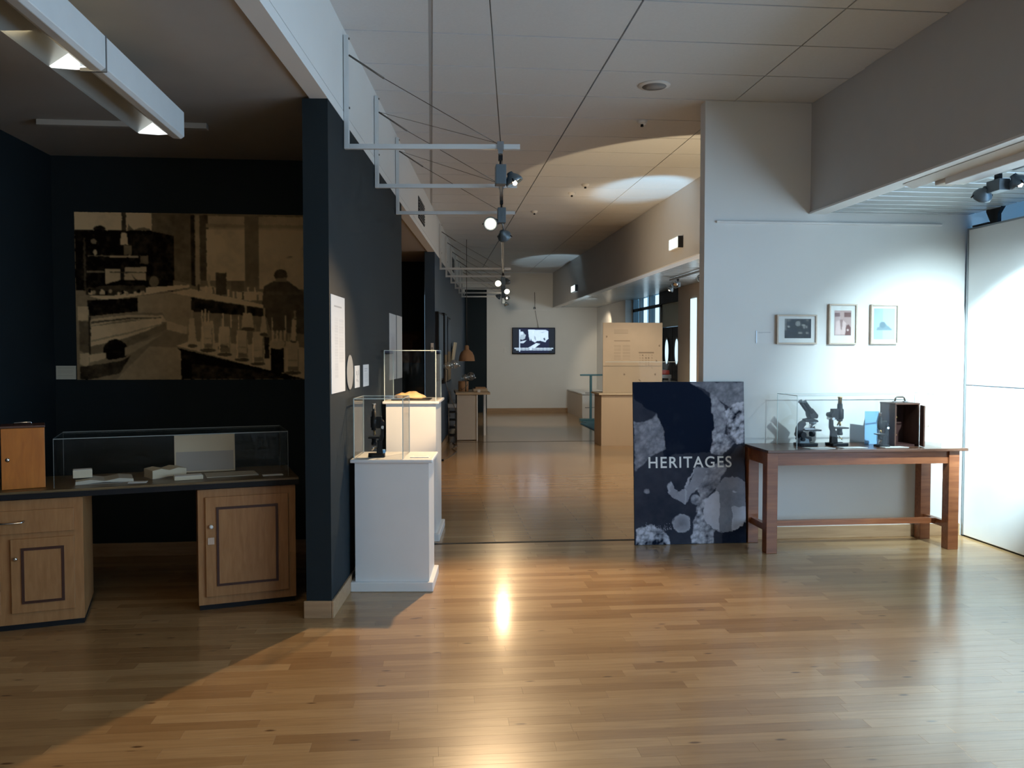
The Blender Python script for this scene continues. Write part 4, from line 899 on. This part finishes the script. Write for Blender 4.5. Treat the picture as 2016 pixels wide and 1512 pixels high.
# plywood kiosk
o = thing('plywood_kiosk', 'plywood display stand with counter and tall printed back panel', 'display stand', (0, 0, 0))
obj('counter_body', B(2.73, 4.0, 13.42, 14.0, 0, .83), M['ply'], o)
obj('counter_top', B(2.68, 4.05, 13.37, 14.05, .83, .856, .002), M['plyedge'], o)
pk = Pic(90, 105, 1, (0, 1, 0, 1))
for i in range(3): pk.rect(.18, .10 + i * .022, .42, .112 + i * .022, .75)
pk.rect(.18, .255, .45, .268, .35)
for i in range(14): pk.rect(.18, .31 + i * .016, .30, .317 + i * .016, .72); pk.rect(.33, .31 + i * .016, .45, .317 + i * .016, .72)
pk.rect(.60, .42, .86, .435, .4)
for i in range(6):
    for j in range(5): pk.rect(.61 + j * .05, .46 + i * .035, .635 + j * .05, .475 + i * .035, random.choice((.3, .6, .75, .85)))
for i in range(12): pk.rect(.58 + i * .011, .80 + i * .008, .60 + i * .011, .806 + i * .008, .35)
for x, y in ((.06, .2), (.9, .55), (.36, .74), (.88, .74), (.95, .33)): pk.ell(x, y, .012, .014, .3)
pan = sheet('printed_panel', .99, 1.145, tint(np.clip(pk.a, 0, 1), (.10, .06, .035), (.56, .44, .31)) * (.92 + .16 * vnoise(90, 105, 5))[..., None], M['ink'], o, .018, 0)
pan.location = (2.785, 13.58, .857)
obj('brace', B(2.9, 2.93, 13.60, 13.9, .857, 1.3), M['ply'], o); obj('brace', B(3.6, 3.63, 13.60, 13.9, .857, 1.3), M['ply'], o)
obj('glass_guard', B(2.80, 4.0, 13.46, 13.466, .857, 1.36), M['glass'], o); obj('guard_edge', B(2.80, 4.0, 13.459, 13.467, 1.36, 1.366), M['edge'], o)
o = thing('bench_seat', 'red-cushioned seat behind the plywood stand', 'seat', (0, 0, 0)); obj('cushion', B(3.75, 4.2, 14.6, 15.1, 1.12, 1.2, .02), M['red'], o); obj('frame', B(3.73, 4.22, 14.58, 15.12, 1.06, 1.12), M['steel'], o)
for x in (3.75, 4.18):
    for y in (14.6, 15.08): obj('leg', B(x, x + .03, y, y + .03, 0, 1.06), M['steel'], o)
# railing, mat, bench by the end wall
o = thing('steel_railing', 'teal-grey steel railing post beside the ramp mat', 'railing', (0, 0, 0))
obj('post', B(3.46, 3.51, 18.28, 18.33, .02, 1.0, .004), M['teal'], o); obj('handrail', B(3.25, 4.1, 18.26, 18.35, 1.0, 1.035, .006), M['teal'], o)
for z in (.30, .62): obj('cross_wire', MB().cyl((3.36, 18.305, z), (4.1, 18.305, z), .008, .008, 8), M['steel'], o)
obj('base_plate', B(3.24, 4.1, 18.2, 18.4, 0, .055, .004), M['teal'], o)
o = thing('ramp_mat', 'teal ribbed mat on the floor before the railing', 'mat', (0, 0, 0))
obj('mat', MB().prism([(3.12, 17.55), (3.14, 15.35), (4.1, 15.35), (4.1, 18.15), (3.3, 18.15)], .001, .012, 'z'), M['tealmat'], o)
for i in range(22): obj('rib', B(3.16 if i < 18 else 3.28, 4.08, 15.42 + i * .122, 15.46 + i * .122, .012, .02), M['teal'], o)
o = thing('white_bench', 'low white box bench in the corner by the end wall', 'bench', (0, 0, 0))
obj('seat_top', B(3.40, 4.16, 18.95, FAR - .02, .555, .585, .004), M['satin'], o); obj('side', B(3.42, 4.16, 18.98, 19.0, 0, .555), M['satin'], o); obj('face', B(3.42, 3.44, 19.0, FAR - .02, 0, .555), M['beige'], o)
# table with lamps on the left of the far hall
o = thing('side_desk', 'pale desk with a wooden top in the far hall', 'desk', (0, 0, 0))
obj('side_panel', B(.43, .765, 14.48, 15.3, .01, .79), M['beige'], o); obj('panel_edge', B(.765, .785, 14.46, 15.3, 0, .79), M['satin'], o)
obj('desk_top', B(.405, 1.0, 14.44, 15.6, .79, .83, .003), M['ply'], o); obj('far_leg', B(.94, .98, 15.3, 15.5, 0, .79), M['satin'], o)
o = thing('ceramic_pot', 'tan cylindrical pot on the far desk', 'pot', (.555, 14.87, .831)); obj('body', MB().lathe([(.085, 0), (.09, .01), (.092, .175), (.085, .178), (.08, .03), (.001, .03)], 24), M['clay'], o); obj('strap', MB().tube([(-.09, -.02, .12), (-.03, -.094, .03), (.05, -.086, .09), (.09, -.02, .16)], .006, 6), M['wire'], o)
def bulb_lamp(label, loc, rz=0):
    o = thing('glass_bulb_lamp', label, 'lamp', loc, rz, 'glass bulb lamps')
    for n, (x, z, r) in enumerate(((-.05, 0, .062), (.055, .025, .072))):
        b = obj('glass_globe', MB().lathe([(.001, -r)] + [(r * math.sin(a), -r * math.cos(a)) for a in [i * PI / 10 for i in range(1, 10)]] + [(.001, r)], 20, (x, 0, z)), M['bulb'], o)
        obj('filament', MB().lathe([(.001, -.012), (.014, 0), (.001, .02)], 10, (x, 0, z)), M['chrome'], b); obj('cap', MB().cyl((x + r * .95, 0, z - .02), (x + r * 1.2, 0, z - .03), .016, .012, 10), M['chrome'], b)
    return o
o = bulb_lamp('pair of clear glass globes above the tan pot on the far desk', (.62, 14.66, 1.075)); obj('stalk', MB().cyl((-.03, .02, -.242), (-.03, .02, -.05), .01, .01, 8), M['wire'], o)
o = bulb_lamp('pair of clear glass globes hung on the far blue partition', tuple(LP(8.2, .16, 1.31))); obj('arm', MB().tube([(-.13, 0, -.02), (-.05, 0, -.06)], .008, 6), M['wire'], o)
obj('cable', MB().tube([(-.08, 0, -.06), (-.07, 0, -.3), (.02, .1, -.55), (.1, .3, -.75), (.05, .3, -1.3)], .006, 6), M['wire'], o)
o = thing('book_pile', 'low pile of brown papers at the end of the far desk', 'papers', (.72, 14.7, .831)); obj('lower', B(0, .25, 0, .3, 0, .05, .004), M['ply'], o); obj('upper', B(.04, .22, .03, .26, .05, .075, .004), M['clay'], o)
o = thing('white_cube', 'tiny white block on the front edge of the far desk', 'block', (.78, 14.46, .831)); obj('block', B(0, .05, 0, .05, 0, .045, .003), M['paper'], o); obj('face', B(.005, .045, -.001, 0, .005, .04), M['satin'], o)
o = thing('wire_rack', 'dark wire rack between the partition and the far desk', 'rack', (0, 0, 0))
for x in (.275, .40):
    for y in (14.0, 14.25): obj('post', MB().cyl((x, y, .0), (x, y, .66), .008, .008, 6), M['wire'], o)
for z in (.12, .25, .38, .51): obj('shelf', B(.27, .405, 13.995, 14.255, z, z + .02), M['blackm'], o)
obj('tray', B(.265, .41, 13.99, 14.26, .60, .66), M['steel'], o)
o = thing('pendant_lamp', 'terracotta bell-shaped pendant lamp on a long cord', 'lamp', (.62, 15, 1.365))
obj('shade', MB().lathe([(.138, 0), (.142, .01), (.13, .09), (.10, .155), (.05, .195), (.038, .21), (.04, .25), (.03, .275), (.004, .28)], 28), M['clay'], o); obj('cord', MB().cyl((0, 0, .28), (0, 0, CEIL - 1.365), .005, .005, 6), M['wire'], o)
obj('rim', MB().lathe([(.12, -.004), (.142, -.004), (.142, .004), (.12, .004)], 28), M['clay'], o)
# canvases on the far partition
o = thing('dark_canvas', 'dark framed canvas nearest the camera on the far blue partition', 'picture', LP(7.25, 0, 1.10), ANG, 'canvases on the far partition'); obj('frame', B(0, .05, 0, .85, 0, 1.0, .004), M['blackm'], o); obj('canvas', B(.05, .056, .03, .82, .03, .97), M['canvasblue'], o)
o = thing('blue_canvas', 'blue and gold framed canvas, second on the far blue partition', 'picture', LP(8.32, 0, 1.03), ANG, 'canvases on the far partition'); obj('frame', B(0, .06, 0, .5, 0, 1.10, .004), M['blackm'], o); obj('canvas', B(.06, .066, .03, .47, .45, 1.07), M['canvasblue'], o); obj('gilt_half', B(.06, .066, .03, .47, .03, .45), M['gold'], o)
o = thing('gold_canvas', 'dark and gold framed canvas, third on the far blue partition', 'picture', LP(9.0, 0, 1.03), ANG, 'canvases on the far partition'); obj('frame', B(0, .06, 0, .75, 0, 1.07, .004), M['blackm'], o); obj('canvas', B(.06, .066, .03, .72, .5, 1.04), M['canvasblue'], o); obj('gilt_half', B(.06, .066, .03, .72, .03, .5), M['gold'], o)
o = thing('display_board', 'bright tilted cream panel on the far blue partition', 'panel', LP(10.6, 0, 1.37), ANG); q = obj('panel', MB().prism([(.012, 0), (.032, 0), (.085, .33), (.065, .33)], 0, .7, 'y'), M['cream'], o); obj('bracket', B(0, .02, .3, .4, .1, .2), M['steel'], o)
spot('light_lit_panel', on_track(9.7, 2.6), tuple(LP(10.9, 0, 1.5)), 40, HALO, 20, .5, .03)
o = thing('switch_plate', 'small white switch plate on the far partition end', 'switch', LP(7.22, -.06, 1.52), ANG); obj('plate', B(0, .04, -.01, 0, 0, .13, .002), M['satin'], o); obj('rocker', B(.012, .028, -.013, -.01, .04, .07), M['steel'], o)
o = thing('wall_switch', 'small white switch left of the wall-mounted television', 'switch', (1.80, FAR, 1.50)); obj('plate', B(0, .055, -.012, 0, 0, .13, .003), M['paper'], o); obj('rocker', B(.014, .04, -.016, -.012, .04, .09), M['satin'], o)
o = thing('floor_cable', 'thin black cable trailing on the floor beside the far partition', 'cable'); obj('cord', MB().tube([LP(9.2, .12, .008), LP(8.9, .22, .006), LP(8.4, .17, .006), LP(8.0, .26, .006), LP(7.4, .2, .006), LP(7.0, .12, .006)], .006, 6), M['wire'], o); obj('plug', B(-.02, .02, -.035, .035, 0, .025, .004), M['blackm'], o, tuple(LP(6.96, .12, 0)))
